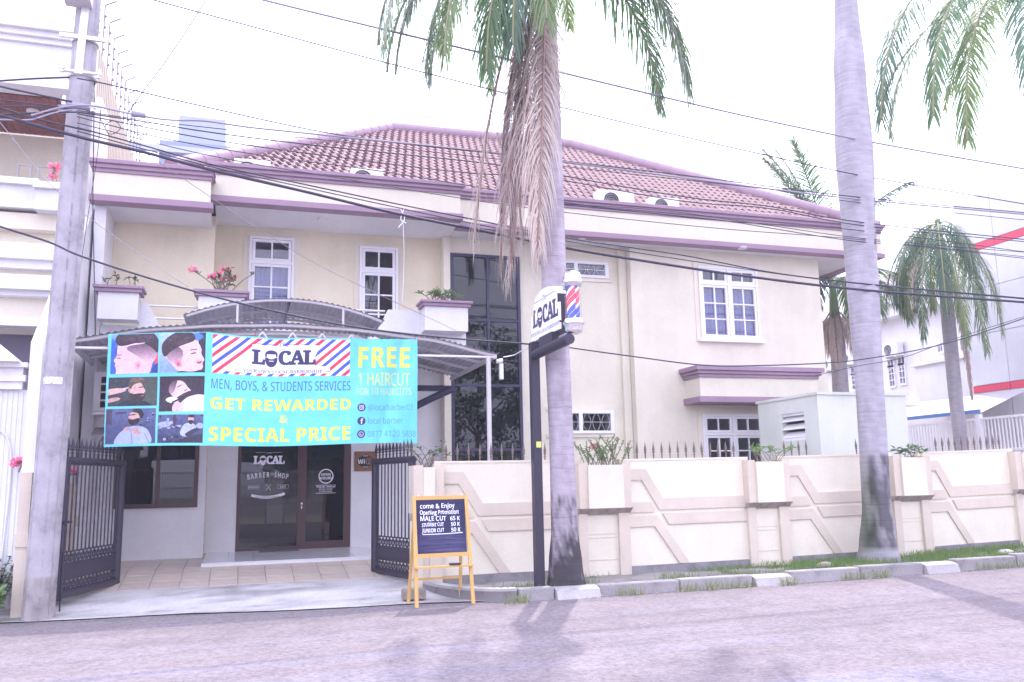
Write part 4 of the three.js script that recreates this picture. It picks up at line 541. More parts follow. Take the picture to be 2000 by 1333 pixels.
// ---------- concrete pole ----------
{
  const p = thing('utility_pole', 'tall tapered grey concrete utility pole with clamps and a torn sticker', 'pole', [-2.2, 0, -11.9]);
  const pts = []; for (let i = 0; i <= 240; i++) pts.push(new THREE.Vector2(0.178 - 0.026 * i / 240 * 1.2, 9.2 * i / 240)); const g = new THREE.LatheGeometry(pts, 72);
  { const a = g.attributes.position, col = new Float32Array(a.count * 3); for (let i = 0; i < a.count; i++) { const y = a.getY(i), th = Math.atan2(a.getZ(i), a.getX(i)); const streak = Math.exp(-(((th - 1.35 - 0.05 * vnoise(y * 2, 0, 0, 81)) / 0.07) ** 2)) * (vnoise(y * 14, 1, 0, 82) > 0.35 ? 1 : 0.25) * (y > 3 && y < 6.4 ? 1 : 0.4); const base = y < 0.55 ? 0.3 * vnoise(th * 3, y * 6, 0, 83) : 0; const k = 1 - 0.45 * streak - base; col[3 * i] = k; col[3 * i + 1] = k * (base ? 0.98 : 1); col[3 * i + 2] = k * (base ? 0.9 : 1); } g.setAttribute('color', new THREE.BufferAttribute(col, 3)); }
  g.translate(-2.2, -0.05, -11.9);
  const sh = mesh('shaft', g, tx(std(lin(0.53, 0.49, 0.54), 0.95, { map: T.concrete, bumpMap: T.concreteB, bumpScale: 0.006, vertexColors: true }), 0.9), p, { color: true }); sh.geometry.computeVertexNormals?.();
  const tor = (y, r, t = 0.02) => { const q = new THREE.TorusGeometry(r, t, 6, 24); q.rotateX(Math.PI / 2); q.scale(1, 2, 1); q.translate(-2.2, y, -11.9); return q; };
  mesh('clamp', [tor(6.47, 0.165), box(-2.45, -2.33, 6.42, 6.5, -11.95, -11.85)], C.cableGrey, p); mesh('clamp', [tor(6.93, 0.163), rod(V(-2.45, 6.93, -11.73), V(-1.95, 6.93, -11.73), 0.025)], C.steel, p); mesh('clamp', [tor(7.42, 0.16, 0.012), box(-2.48, -1.92, 7.39, 7.44, -11.75, -11.7)], C.steel, p);
  for (const [x, y] of [[-2.42, 6.95], [-1.98, 6.92], [-2.36, 6.5], [-2.02, 6.45]]) mesh('insulator', [rod(V(x, y - 0.05, -11.72), V(x, y + 0.07, -11.72), 0.03, 0.022, 10), rod(V(x, y - 0.01, -11.72), V(x, y + 0.02, -11.72), 0.042, 0.042, 10)], C.steel, p);
  mesh('bracket', [bar(V(-2.22, 6.9, -11.73), V(-2.2, 7.9, -11.73), 0.09, 0.05)], C.steel, p);
  mesh('meter_box', [rbox(-2.45, -2.12, 7.85, 8.35, -11.78, -11.5, 0.015), box(-2.5, -2.08, 8.35, 8.38, -11.8, -11.42)], std(lin(0.55, 0.52, 0.56), 0.6), p);
  const st = canvasTex(256, 96, (c) => { c.clearRect(0, 0, 256, 96); c.fillStyle = '#d8d2dc'; c.beginPath(); c.roundRect(4, 12, 246, 70, 20); c.fill(); for (let i = 0; i < 60; i++) { c.fillStyle = ['#8d8795', '#a25563', '#6d6879'][i % 3]; c.beginPath(); c.ellipse(256 * hash(i, 1, 3), 12 + 70 * hash(i, 2, 3), 5, 3, 0, 0, 7); c.fill(); } });
  const sg = new THREE.CylinderGeometry(0.173, 0.174, 0.13, 20, 1, true, -0.95, 1.5); sg.translate(-2.2, 2.86, -11.9); mesh('sticker', sg, printMat(st), p, { keepUV: true });
  p.rotation.z = -0.014;                      // the pole leans a little
  for (const y of [2.2, 1.15, 4.4]) mesh('seam', tor(y, 0.172 - y * 0.0033, 0.003), C.oldConcrete, p);
}

// ---------- cables strung along the street ----------
{
  let n = 0;
  function cable(pts, r, m, label, group, z = -11.6) {
    const P = pts.map((p) => p.isVector3 ? p : onZ(p[2] ?? z, p[0], p[1]));
    const c = mesh('overhead_cable', tube(P, r, 6, P.length * 10), m); tag(c, label, 'cable', group); n++;
  }
  const G = 'thin overhead cables along the street', TH = 'thick black overhead cables';
  cable([[430, -22], [515, 0], [760, 60], [993, 116], [1098, 142], [1340, 200], [1500, 236], [1710, 279], [2060, 340]], 0.016, C.cableGrey, 'twisted grey cable crossing the sky above the roof ridge');
  cable([[250, -14], [300, 0], [500, 54], [760, 124], [1098, 210], [1340, 268], [1500, 304], [1646, 336], [2060, 409]], 0.009, C.cable, 'thin grey wire strung below the twisted cable in the sky');
  cable([[150, 153], [184, 159], [362, 200], [625, 257], [760, 277], [1022, 306], [1340, 343], [1646, 382], [2060, 421]], 0.009, C.cable, 'thin dark cable leaving the upper pole clamp above the roof tiles', G);
  cable([[60, 226], [120, 210], [174, 206], [262, 224], [326, 234], [400, 236], [473, 247], [644, 265], [940, 296], [1340, 348], [1646, 386], [2060, 424]], 0.014, C.cableGrey, 'silver grey cable clamped to the concrete pole');
  cable([[150, 219], [283, 238], [400, 257], [598, 282], [940, 318], [1022, 330], [1340, 385], [1500, 403], [1657, 431], [2060, 474]], 0.009, C.cable, 'first dark cable below the silver cable on the pole', G);
  cable([[150, 222], [408, 272], [636, 304], [940, 340], [1022, 341], [1340, 394], [1500, 407], [1657, 437], [2060, 478]], 0.008, C.cable, 'second dark cable below the silver cable on the pole', G);
  cable([[150, 228], [309, 268], [514, 304], [720, 331], [940, 367], [1108, 396], [1420, 432], [1656, 448], [2060, 500]], 0.007, C.cable, 'third dark cable below the silver cable on the pole', G);
  cable([[150, 249], [279, 284], [408, 320], [598, 361], [773, 398], [940, 432], [1112, 466], [1340, 500], [1500, 531], [1665, 552], [2060, 588]], 0.010, C.cable, 'fourth dark cable below the silver cable, close above the thick bundle', G);
  cable([[150, 256], [279, 291], [408, 325], [598, 367], [773, 405], [940, 440], [1112, 472], [1357, 511], [1620, 548], [2060, 590]], 0.008, C.cable, 'slim dark cable hugging the top of the thick black cable', G);
  cable([[0, 225], [125, 260], [180, 274], [271, 295], [408, 331], [598, 375], [773, 417], [940, 451], [1113, 486], [1265, 511], [1430, 536], [1669, 565], [2060, 595]], 0.021, C.cable, 'thickest black cable hanging below the roof fascia');
  cable([[1100, 400], [1420, 432], [1500, 445], [1660, 470], [1800, 482], [2060, 512]], 0.007, C.cable, 'dark cable crossing the right fascia just below its moulding', G);
  cable([[1100, 398], [1300, 412], [1500, 440], [1660, 463], [1900, 485], [2060, 497]], 0.006, C.cable, 'fine dark cable crossing the upper moulding of the right fascia', G);
  cable([[150, 216], [300, 237], [600, 270], [1000, 314], [1340, 352], [1500, 370], [1646, 392], [2060, 436]], 0.006, C.cable, 'fine dark cable just under the silver cable', G);
  cable([[150, 240], [400, 302], [700, 354], [1000, 402], [1400, 446], [1656, 466], [2060, 508]], 0.006, C.cable, 'fine dark cable skimming the upper edge of the fascia', G);
  cable([[-40, 428], [0, 443], [100, 475], [148, 497], [400, 575], [600, 622], [720, 643], [870, 660], [1040, 673]], 0.013, C.cable, 'black cable drooping in front of the canopy to the sign post', undefined, -11.3);
  cable([[1040, 668], [1117, 680], [1232, 696], [1380, 714], [1500, 714], [1620, 709], [1672, 704], [1837, 674], [2060, 602]], 0.010, C.cable, 'sagging black cable from the sign post past the right palm', undefined, -11.3);
  cable([[1590, 735], [1672, 716], [1760, 700], [1860, 664], [2060, 600]], 0.006, C.cable, 'thin second wire joining the sagging cable by the right palm', undefined, -11.3);
  const GB = 'cables left of the pole';
  cable([[-60, 163], [0, 158], [60, 154], [135, 151]], 0.012, C.cable, 'highest cable between the concrete pole and the neighbouring house', GB); cable([[-60, 152], [0, 169], [60, 182], [140, 199]], 0.013, C.cable, 'second highest cable between the concrete pole and the neighbouring house', GB);
  cable([[-60, 188], [0, 195], [70, 203], [140, 213]], 0.009, C.cable, 'third highest cable between the concrete pole and the neighbouring house', GB); cable([[-60, 212], [0, 208], [70, 208], [140, 214]], 0.008, C.cable, 'fourth highest cable between the concrete pole and the neighbouring house', GB);
  cable([[-60, 230], [0, 224], [80, 220], [150, 219]], 0.010, C.cable, 'fifth highest cable between the concrete pole and the neighbouring house', GB); cable([[-60, 238], [0, 234], [60, 234], [100, 222], [140, 214]], 0.012, C.cableGrey, 'sixth highest, silver cable between the concrete pole and the neighbouring house', GB); cable([[-60, 200], [0, 211], [60, 229], [130, 246], [180, 257]], 0.012, C.cable, 'lowest cable between the concrete pole and the neighbouring house', GB);
  cable([[410, -12], [330, 110], [275, 184], [252, 218]], 0.007, C.cable, 'fine wire rising steeply from the cable bundle into the sky');
  cable([[-30, 205], [0, 240], [90, 352], [156, 412], [277, 500], [367, 561]], 0.005, C.cableGrey, 'fine wire slanting down past the pole to the balcony planter', undefined, -12.6);
  cable([[279, 296, -11.6], [500, 444, -12.4], [617, 515, -13.0], [890, 646, -13.6]], 0.005, C.cableGrey, 'fine wire slanting across the upper windows to the canopy');
  cable([[184, 160, -11.8], [182, 300, -13.5], [181, 420, -15], [184, 560, -15.2], [186, 676, -15.2]], 0.007, C.cable, 'dark wire hanging down the white corner of the house'); 
  cable([[196, 215, -11.8], [190, 300, -13], [170, 430, -13], [152, 560, -13], [143, 640, -13]], 0.005, C.cable, 'slack wire hanging beside the pole shaft');
  cable([[195, 232], [215, 262], [235, 250], [222, 236], [205, 246], [214, 268]], 0.005, C.cable, 'loose loop of wire beside the pole clamps');
  tag(mesh('cable_splice', [rod(onZ(-11.6, 258, 222), onZ(-11.6, 284, 226), 0.045, 0.035, 10)], C.cableGrey), 'grey splice sleeve on the silver cable near the pole', 'cable splice');
  tag(mesh('cord', tube([onX(4.02, 983, 698), onZ(-13.1, 1000, 695), onZ(-12.4, 1015, 688), onZ(-11.4, 1036, 676)], 0.008, 6), C.frame), 'white lamp cord from the canopy corner to the sign post', 'cord');
  tag(mesh('binding_wire', [tube([onZ(-11.6, 782, 408), onZ(-11.6, 790, 428), onZ(-11.6, 778, 445)], 0.006, 5), tube([onZ(-11.6, 790, 405), onZ(-11.6, 783, 430), onZ(-11.6, 793, 436)], 0.006, 5), tube([onZ(-11.6, 787, 430), onZ(-11.6, 789, 500), onZ(-11.6, 786, 590)], 0.003, 4)], C.frame), 'pale binding wire knotted round the thick cables', 'wire');
}
// ---------- shop sign on its post ----------
{
  const s = thing('shop_sign', 'white double sided shop sign on a tall black post beside the palm', 'sign', [3.95, 0.12, -11.3]);
  mesh('post', box(3.89, 4.01, 0.1, 3.45, -11.36, -11.24), C.black, s);
  mesh('arm', rod(V(3.95, 3.27, -11.22), V(3.97, 3.29, -9.98), 0.07, 0.07, 16), C.black, s);
  mesh('arm_bracket', box(3.92, 4.02, 3.33, 3.47, -11.0, -10.5), C.black, s);
  // sign case: a long low box with a raised arched middle; the faces look along the street
  const prof = [[9.85 + 0.47, 3.48], [11.46, 3.48], [11.46, 3.84], [11.34, 3.84], [11.34, 3.98]]; for (let i = 1; i <= 8; i++) { const a = Math.PI * i / 8; prof.push([10.89 + 0.45 * Math.cos(a), 3.98 + 0.17 * Math.sin(a)]); } prof.push([10.44, 3.84], [10.32, 3.84]);
  const face = (x0, t) => { const q = poly(prof, t); q.rotateY(Math.PI / 2); q.translate(x0, 0, 0); return q; };
  mesh('case', face(4.0, 0.17), C.black, s);
  const tex = canvasTex(1024, 620, (c, W, H) => { c.fillStyle = '#efeef6'; c.fillRect(0, 0, W, H); c.fillStyle = c.strokeStyle = '#262240'; logo(c, 512, 345, 860, '#2b2752', '#efeef6', false); c.font = 'bold 62px serif'; c.textAlign = 'center'; c.fillText('YOUR OWN LOCAL BARBERSHOP', 512, 540); c.fillRect(14, 520, 34, 8); c.fillRect(976, 520, 34, 8); });
  const fg = face(3.972, 0.024), p = fg.attributes.position, uv = fg.attributes.uv; for (let i = 0; i < p.count; i++) uv.setXY(i, (p.getZ(i) + 11.46) / 1.14, (p.getY(i) - 3.48) / 0.69);
  mesh('face_panel', fg, new THREE.MeshStandardMaterial({ map: tex, roughness: 0.4 }), s, { keepUV: true });
  mesh('top_cover', (() => { const o = []; for (let i = 0; i < 8; i++) { const a = Math.PI * i / 8, b = Math.PI * (i + 1) / 8, z0 = -10.89 - 0.452 * Math.cos(a), z1 = -10.89 - 0.452 * Math.cos(b), y0 = 3.982 + 0.172 * Math.sin(a), y1 = 3.982 + 0.172 * Math.sin(b); quad(o, [3.985, y0, z0], [4.19, y0, z0], [4.19, y1, z1], [3.985, y1, z1]); } return tris(o); })(), std(lin(0.8, 0.79, 0.8), 0.5, { side: THREE.DoubleSide }), s);
  mesh('yellow_tag', box(3.93, 4.0, 1.98, 2.06, -11.239, -11.236), std(lin(0.65, 0.70, 0.16), 0.6), s);
}
{ // barber pole
  const X = 4.06, Z = -10.05, y0 = 3.36, b = thing('barber_pole', 'chrome capped barber pole with red and blue stripes at the end of the sign', 'barber pole', [X, y0, Z]);
  const lathe = (pts) => { const g = new THREE.LatheGeometry(pts.map(([r, y]) => new THREE.Vector2(r, y)), 36); g.translate(X, y0, Z); return g; };
  mesh('lower_cap', lathe([[0, 0], [0.07, 0.004], [0.10, 0.02], [0.115, 0.05], [0.118, 0.12], [0.135, 0.125], [0.137, 0.155], [0.122, 0.165], [0.122, 0.185], [0.108, 0.2], [0.09, 0.2]]), C.chrome, b);
  mesh('upper_cap', lathe([[0.09, 0.62], [0.108, 0.62], [0.122, 0.635], [0.122, 0.655], [0.137, 0.665], [0.135, 0.695], [0.118, 0.70], [0.118, 0.755], [0.10, 0.80], [0.06, 0.825], [0, 0.832]]), C.chrome, b);
  const st = canvasTex(512, 512, (c, W, H) => { c.fillStyle = '#ececf6'; c.fillRect(0, 0, W, H); c.lineWidth = 62; const line = (o, col) => { c.strokeStyle = col; for (const k of [-1, 0, 1, 2]) { c.beginPath(); c.moveTo(-60, o + k * H + 130); c.lineTo(W + 60, o + k * H - H - 130 + 0); c.stroke(); } }; line(110, '#d83a54'); line(215, '#d83a54'); line(365, '#3d48c0'); line(470, '#3d48c0'); });
  const cy = new THREE.CylinderGeometry(0.085, 0.085, 0.42, 36, 1, true); cy.translate(X, y0 + 0.41, Z); mesh('striped_drum', cy, new THREE.MeshStandardMaterial({ map: st, roughness: 0.5 }), b, { keepUV: true });
  const gl = new THREE.CylinderGeometry(0.104, 0.104, 0.425, 36, 1, true); gl.translate(X, y0 + 0.41, Z); mesh('glass_tube', gl, new THREE.MeshPhysicalMaterial({ color: lin(1, 1, 1), transmission: 1, thickness: 0, roughness: 0.02, ior: 1.45, side: THREE.DoubleSide }), b);
  mesh('mount', [box(X - 0.03, X + 0.05, y0 + 0.13, y0 + 0.18, Z - 0.3, Z - 0.1), box(X - 0.03, X + 0.05, y0 + 0.64, y0 + 0.69, Z - 0.3, Z - 0.1)], C.chrome, b);
}
// ---------- chalkboard easel ----------
{
  const e = new THREE.Group(); e.name = numbered('chalkboard_easel'); e.userData = { label: 'wooden A-frame chalkboard easel with hand written haircut prices by the gate', category: 'easel' };
  e.position.set(2.56, 0.0, -10.95); e.rotation.y = 0.06; scene.add(e); WOFF.set(e, V(0, 0, 0)); const o = { local: true };
  const lean = 0.155, F = (x, y) => V(x, y, 0.02 - lean * y), Wt = 0.35, spread = (y) => Wt + 0.0 + (1.37 - y) * 0.028 - 0.02;
  const leg = (k) => bar(F(k * (Wt + 0.02), -0.0), F(k * (Wt - 0.0), 1.36), 0.045, 0.028);
  const fr = mesh('front_leg', leg(-1), C.pine, e, o); mesh('front_leg', leg(1), C.pine, e, o);
  const B = (x, y) => V(x, y, -0.40 + (0.40 - lean * 1.36) * y / 1.36);
  mesh('back_leg', bar(B(-0.37, 0.0), B(-0.32, 1.33), 0.038, 0.025), C.pine, e, o); mesh('back_leg', bar(B(0.33, 0.0), B(0.30, 1.33), 0.038, 0.025), C.pine, e, o);
  mesh('frame_rail', bar(F(-0.33, 1.335), F(0.33, 1.335), 0.03, 0.05), C.pine, e, o); mesh('frame_rail', bar(F(-0.34, 0.615), F(0.34, 0.615), 0.03, 0.05), C.pine, e, o);
  mesh('chalk_ledge', [bar(F(-0.38, 0.475).add(V(0, 0, 0.03)), F(0.38, 0.475).add(V(0, 0, 0.03)), 0.08, 0.022)], C.pine, e, o);
  mesh('cross_bar', bar(B(-0.36, 0.30), B(0.34, 0.30), 0.02, 0.03), C.pine, e, o);
  mesh('hinge', [box(-0.31, -0.28, 1.36, 1.375, -0.22, -0.19), box(0.28, 0.31, 1.36, 1.375, -0.22, -0.19)], C.steel, e, o);
  const tex = canvasTex(1024, 1066, (c, W, H) => {
    c.fillStyle = '#26244a'; c.fillRect(0, 0, W, H);
    for (let i = 0; i < 500; i++) { c.strokeStyle = `rgba(${150 + 60 * hash(i, 1, 1)},${150 + 50 * hash(i, 2, 1)},${200},${0.02 + 0.03 * hash(i, 3, 1)})`; c.lineWidth = 4 + 16 * hash(i, 4, 1); const y = i < 170 ? H * hash(i, 5, 1) : 690 + 370 * hash(i, 5, 1), x = W * hash(i, 6, 1) - 200; c.beginPath(); c.moveTo(x, y); c.quadraticCurveTo(x + 250, y + 30 * (hash(i, 7, 1) - 0.5), x + 300 + 500 * hash(i, 8, 1), y + 20 * (hash(i, 9, 1) - 0.5)); c.stroke(); }
    const chalk = (t, x, y, h, sx = 1) => { c.font = `${h}px sans-serif`; let cx = x; c.fillStyle = c.strokeStyle = '#f0eef8'; c.lineWidth = 4; for (let i = 0; i < t.length; i++) { const w = c.measureText(t[i]).width * sx; c.save(); c.translate(cx, y + 12 * (hash(i, t.length, 4) - 0.5)); c.rotate(0.16 * (hash(i, t.length, 6) - 0.5)); c.scale(sx, 0.94 + 0.14 * hash(i, 3, t.length)); c.fillText(t[i], 0, 0); c.strokeText(t[i], 0, 0); c.restore(); cx += w; } };
    chalk('come & Enjoy', 70, 165, 128, 0.95); chalk('Opening Promotion', 60, 290, 118, 0.80); chalk('MALE CUT', 60, 420, 128, 0.95); chalk('65 K', 700, 420, 108); chalk('STUDENT CUT', 90, 535, 100, 0.75); chalk('50 K', 710, 535, 100); chalk('JUNIOR CUT', 100, 650, 104, 0.82); chalk('50 K', 710, 650, 104);
    c.strokeStyle = '#e8e6f2'; c.lineWidth = 16; c.beginPath(); c.moveTo(100, 690); c.quadraticCurveTo(500, 700, 960, 680); c.stroke();
  });
  const pg = box(-0.325, 0.325, -0.36, 0.36, -0.006, 0.006); pg.rotateX(-Math.atan(lean)); const c0 = F(0, 0.975); pg.translate(c0.x, c0.y, c0.z - 0.004);
  mesh('board', pg, std(lin(0.025, 0.022, 0.06), 0.8), e, o);
  const cg = card(0.64, 0.666); cg.rotateX(-Math.atan(lean)); cg.translate(c0.x, c0.y, c0.z + 0.004); mesh('chalk_writing', cg, new THREE.MeshStandardMaterial({ map: tex, roughness: 0.85 }), e, { local: true, keepUV: true });
  tag(mesh('chalkboard_eraser', rbox(2.62, 2.77, 0.49, 0.515, -10.98, -10.93, 0.008), C.acDark), 'dark felt eraser lying on the easel ledge', 'eraser');
  tag(mesh('stone_block', (() => { const g = rbox(2.12, 2.42, 0.03, 0.17, -11.6, -11.4, 0.025); return g; })(), tx(std(lin(0.50, 0.43, 0.38), 0.95, { map: T.concrete, bumpMap: T.concreteB, bumpScale: 0.01 }), 0.5)), 'small loose concrete block on the apron behind the easel', 'block');
}
// ---------- air conditioners ----------
function acUnit(label, x, y, z, w, h, turn = 0, dark = true, group) {
  const a = new THREE.Group(); a.name = numbered('air_conditioner'); a.userData = { label, category: 'air conditioner' }; if (group) a.userData.group = group; a.position.set(x, y, z); a.rotation.y = turn; scene.add(a); WOFF.set(a, V(0, 0, 0)); const o = { local: true };
  const r = h * 0.40, cx = -w * 0.14, sh = new THREE.Shape([[-w / 2, 0], [w / 2, 0], [w / 2, h], [-w / 2, h]].map(([p, q]) => new THREE.Vector2(p, q))), hole = new THREE.Path(); hole.absarc(cx, h / 2, r, 0, Math.PI * 2, true); sh.holes.push(hole);
  const fp = new THREE.ExtrudeGeometry(sh, { depth: 0.012, bevelEnabled: false, curveSegments: 16 }); fp.translate(0, 0, 0.128);
  mesh('casing', [fp, box(-w / 2, w / 2, h - 0.012, h, -0.14, 0.128), box(-w / 2, w / 2, 0, 0.012, -0.14, 0.128), box(-w / 2, -w / 2 + 0.012, 0.012, h - 0.012, -0.14, 0.128), box(w / 2 - 0.012, w / 2, 0.012, h - 0.012, -0.14, 0.128)], C.acWhite, a, o);
  mesh('coil', box(-w / 2 + 0.013, w / 2 - 0.013, 0.013, h - 0.013, -0.14, -0.12), dark ? std(lin(0.16, 0.16, 0.18), 0.6) : std(lin(0.5, 0.49, 0.5), 0.6), a, o);
  const gr = []; for (let k = 1; k <= 4; k++) { const t = new THREE.TorusGeometry(r * k / 4, 0.004, 4, 28); t.translate(cx, h / 2, 0.142); gr.push(t); } mesh('fan_grille', gr, C.acWhite, a, o);
  const bl = []; for (let k = 0; k < 3; k++) { const q = new THREE.PlaneGeometry(r * 0.85, r * 0.42); q.rotateX(0.4); q.translate(r * 0.45, 0, 0); q.rotateZ(k * 2.09 + 0.4); q.translate(cx, h / 2, 0.03); bl.push(q); } mesh('fan_blades', bl, std(lin(0.16, 0.15, 0.2), 0.5, { side: THREE.DoubleSide }), a, o);
  mesh('foot', [box(-w * 0.36, -w * 0.30, -0.05, 0, -0.16, 0.16), box(w * 0.30, w * 0.36, -0.05, 0, -0.16, 0.16)], C.steel, a, o);
  return a;
}
acUnit('white air conditioner with a black fan on the roof edge', 7.63, 7.24, -16.35, 0.84, 0.44); acUnit('white air conditioner with a grey fan on the roof edge', 8.8, 7.23, -16.35, 0.68, 0.40, 0, false);
acUnit('white air conditioner peeping over the fascia on the tiles', 2.28, 7.20, -16.3, 0.62, 0.46, 0, false); acUnit('white air conditioner at the corner of the tiled roof', 0.12, 7.20, -16.35, 0.66, 0.44, 0, false);
{ // boxy unit with square louvres on the side wall under the canopy
  const a = thing('air_conditioner', 'boxy white air conditioner with square black louvres under the canopy', 'air conditioner', [-1.95, 2.72, -15.1]);
  { const sh = new THREE.Shape([[-2.18, 2.75], [-1.72, 2.75], [-1.72, 3.38], [-2.18, 3.38]].map(([p, q]) => new THREE.Vector2(p, q))); for (const [x0, x1, y0, y1] of [...[0, 1, 2, 3].map((k) => [-2.08, -1.94, 2.81 + k * 0.13, 2.91 + k * 0.13]), [-2.0, -1.94, 3.325, 3.365]]) sh.holes.push(new THREE.Path([[x0, y0], [x0, y1], [x1, y1], [x1, y0]].map(([p, q]) => new THREE.Vector2(p, q)))); const fp = new THREE.ExtrudeGeometry(sh, { depth: 0.015, bevelEnabled: false }); fp.translate(0, 0, -14.915);
    mesh('casing', [fp, box(-2.18, -1.72, 3.365, 3.38, -15.4, -14.916), box(-2.18, -1.72, 2.75, 2.765, -15.4, -14.916), box(-2.18, -2.165, 2.765, 3.365, -15.4, -14.916), box(-1.735, -1.72, 2.765, 3.365, -15.4, -14.916)], C.acWhite, a); mesh('coil', box(-2.164, -1.736, 2.766, 3.364, -15.4, -15.38), std(lin(0.16, 0.16, 0.18), 0.6), a); }
  mesh('bracket', [bar(V(-2.18, 2.74, -15.35), V(-1.7, 2.74, -14.95), 0.03), box(-2.19, -1.70, 2.70, 2.745, -15.38, -14.92)], C.steel, a);
  const aw = tag(mesh('wall_awning', [(() => { const q = box(-2.19, -1.66, 0, 0.02, -0.25, 0.25); q.rotateX(0.25); q.translate(0, 2.45, -15.2); return q; })(), (() => { const q = box(-2.05, -1.66, 0, 0.02, -0.2, 0.2); q.rotateX(0.25); q.translate(0, 2.3, -15.0); return q; })()], std(lin(0.42, 0.38, 0.42), 0.7)), 'two grey metal flaps under the boxy air conditioner', 'awning');
}

// ---------- neighbour on the left ----------
{
  const h = thing('neighbour_house', 'pale neighbouring house with stepped mouldings and a red-brown plank soffit', 'house', [-5, 0, -15]);
  const pale = tx(std(lin(0.80, 0.80, 0.84), 0.9, { map: T.plaster }), 3), xr = -2.62;
  mesh('wall', box(-10, xr, 7.78, 8.36, -14.4, -14.0), pale, h);
  mesh('cornice', [box(-10, xr + 0.06, 8.361, 8.44, -14.4, -13.94), box(-10, xr + 0.1, 8.441, 8.53, -14.4, -13.88), box(-10, xr + 0.16, 8.531, 8.62, -14.4, -13.8)], C.white, h);
  mesh('moulding', [box(-10, xr + 0.04, 7.70, 7.779, -14.35, -13.95), box(-10, xr + 0.07, 7.64, 7.70, -14.3, -13.92)], C.white, h);
  const sof = mesh('soffit', box(-10, xr, 7.66, 7.69, -16.0, -14.36), std(lin(0.13, 0.05, 0.05), 0.7), h), pm = [lin(0.24, 0.085, 0.08), lin(0.28, 0.10, 0.09)].map((c) => std(c, 0.6));
  for (let x = -5.2; x < xr - 0.05; x += 0.11) mesh('soffit_board', box(x, x + 0.1, 7.64, 7.659, -15.98, -14.37), pm[Math.round(rnd())], sof);
  { const p = onZ(-14.9, 67, 175); mesh('downlight', rod(V(p.x, 7.615, -14.9), V(p.x, 7.639, -14.9), 0.1, 0.1, 16), C.frame, h); }
  mesh('wall', box(-10, xr, 5.9, 7.62, -16.2, -16.0), C.cream, h);
  for (const x of [-3.75, -3.45, -3.05]) mesh('wall_relief', [box(x, x + 0.03, 6.0, 7.1, -16.0, -15.98), box(x + 0.2, x + 0.23, 6.0, 7.1, -16.0, -15.98), box(x + 0.03, x + 0.2, 7.07, 7.1, -16.0, -15.98)], C.white, h);
  mesh('parapet', [box(-10, -3.0, 5.75, 6.1, -14.5, -14.1), box(-3.0, xr, 5.7, 6.02, -14.5, -13.95)], pale, h);
  mesh('parapet_coping', [box(-10, -2.99, 6.101, 6.2, -14.55, -14.02), box(-3.03, xr + 0.02, 6.021, 6.12, -14.55, -13.87)], C.white, h);
  mesh('balcony_base', [box(-10, xr, 5.45, 5.699, -14.6, -14.2)], C.cream, h);
  mesh('wall', box(-10, xr, 4.05, 5.449, -14.9, -14.4), C.cream, h);
  mesh('moulding', [box(-10, xr + 0.02, 4.98, 5.22, -14.4, -14.15), box(-10, xr, 4.85, 4.979, -14.4, -14.25), box(-10, xr + 0.03, 4.50, 4.72, -14.4, -14.1), box(-10, xr, 4.42, 4.499, -14.4, -14.22), box(-10, xr + 0.02, 3.95, 4.08, -14.4, -14.15)], C.white, h);
  mesh('garage_shutter', box(-10, xr, 0, 3.94, -15.0, -14.9), std(lin(0.20, 0.18, 0.24), 0.8), h);
  mesh('corner_pier', [box(xr - 0.02, xr + 0.19, 5.0, 8.3, -16.5, -15.6)], C.white, h);
  { const gs = [box(-10, -3.0, 0, 10.55, -26, -17.7)]; mesh('side_wall', gs, tx(std(lin(0.60, 0.54, 0.48), 0.9, { map: T.plaster }), 2), h); const rb = []; for (let z = -17.75; z > -26; z -= 0.24) rb.push(box(-3.0, -2.93, 6.4, 10.5, z - 0.17, z)); mesh('cladding', rb, tx(std(lin(0.46, 0.40, 0.33), 0.9, { map: T.plaster }), 1.3), h); mesh('wall', box(-3.2, -2.88, 5.5, 10.3, -17.7, -17.5), pale, h); }
  // electric fence on top of the side wall
  const f = thing('electric_fence', 'row of bent electric fence posts along the top of the neighbouring side wall', 'fence', [-2.95, 10.5, -18]);
  const postM = std(lin(0.22, 0.19, 0.24), 0.7); for (let k = 0; k < 13; k++) { const z = -17.2 - k * 0.72, b = V(-2.95, k < 1 ? 9.8 : 10.5, z); mesh('post', [rod(b, b.clone().add(V(0, 1.2, 0)), 0.018, 0.018, 6), rod(b.clone().add(V(0, 1.2, 0)), b.clone().add(V(0.22, 1.33, 0)), 0.018, 0.018, 6), ...[0.2, 0.45, 0.7, 0.95].map((y) => { const q = new THREE.SphereGeometry(0.034, 6, 5); q.translate(b.x + 0.02, b.y + y, b.z); return q; })], postM, f); }
  for (const y of [0.2, 0.45, 0.7, 0.95]) mesh('wire', rod(V(-2.93, 10.5 + y, -17.2), V(-2.93, 10.5 + y, -25.9), 0.003, 0.003, 4), C.cableGrey, f);
  const pw = poly([[12.25, 0], [12.25, 3.4], [14.31, 5.27], [15.6, 6.35], [17, 6.35], [17, 0]], 0.14); pw.rotateY(Math.PI / 2); pw.translate(-2.56, 0, 0);
  tag(mesh('party_wall', pw, C.white), 'white party wall with a steeply sloping top beside the pole', 'wall');
  // corrugated gate with a moulded head
  const g = thing('neighbour_gate', 'white corrugated metal gate with a moulded head at the far left', 'gate', [-3.4, 0, -12.5]);
  const cg = []; for (let x = -6; x < -2.6; x += 0.06) cg.push(box(x, x + 0.048, 0.1, 2.82, -12.5, -12.493)); mesh('panel', [box(-6, -2.57, 0.1, 2.82, -12.56, -12.501)], pale, g); mesh('corrugation', cg, pale, g, { kind: 'stuff' });
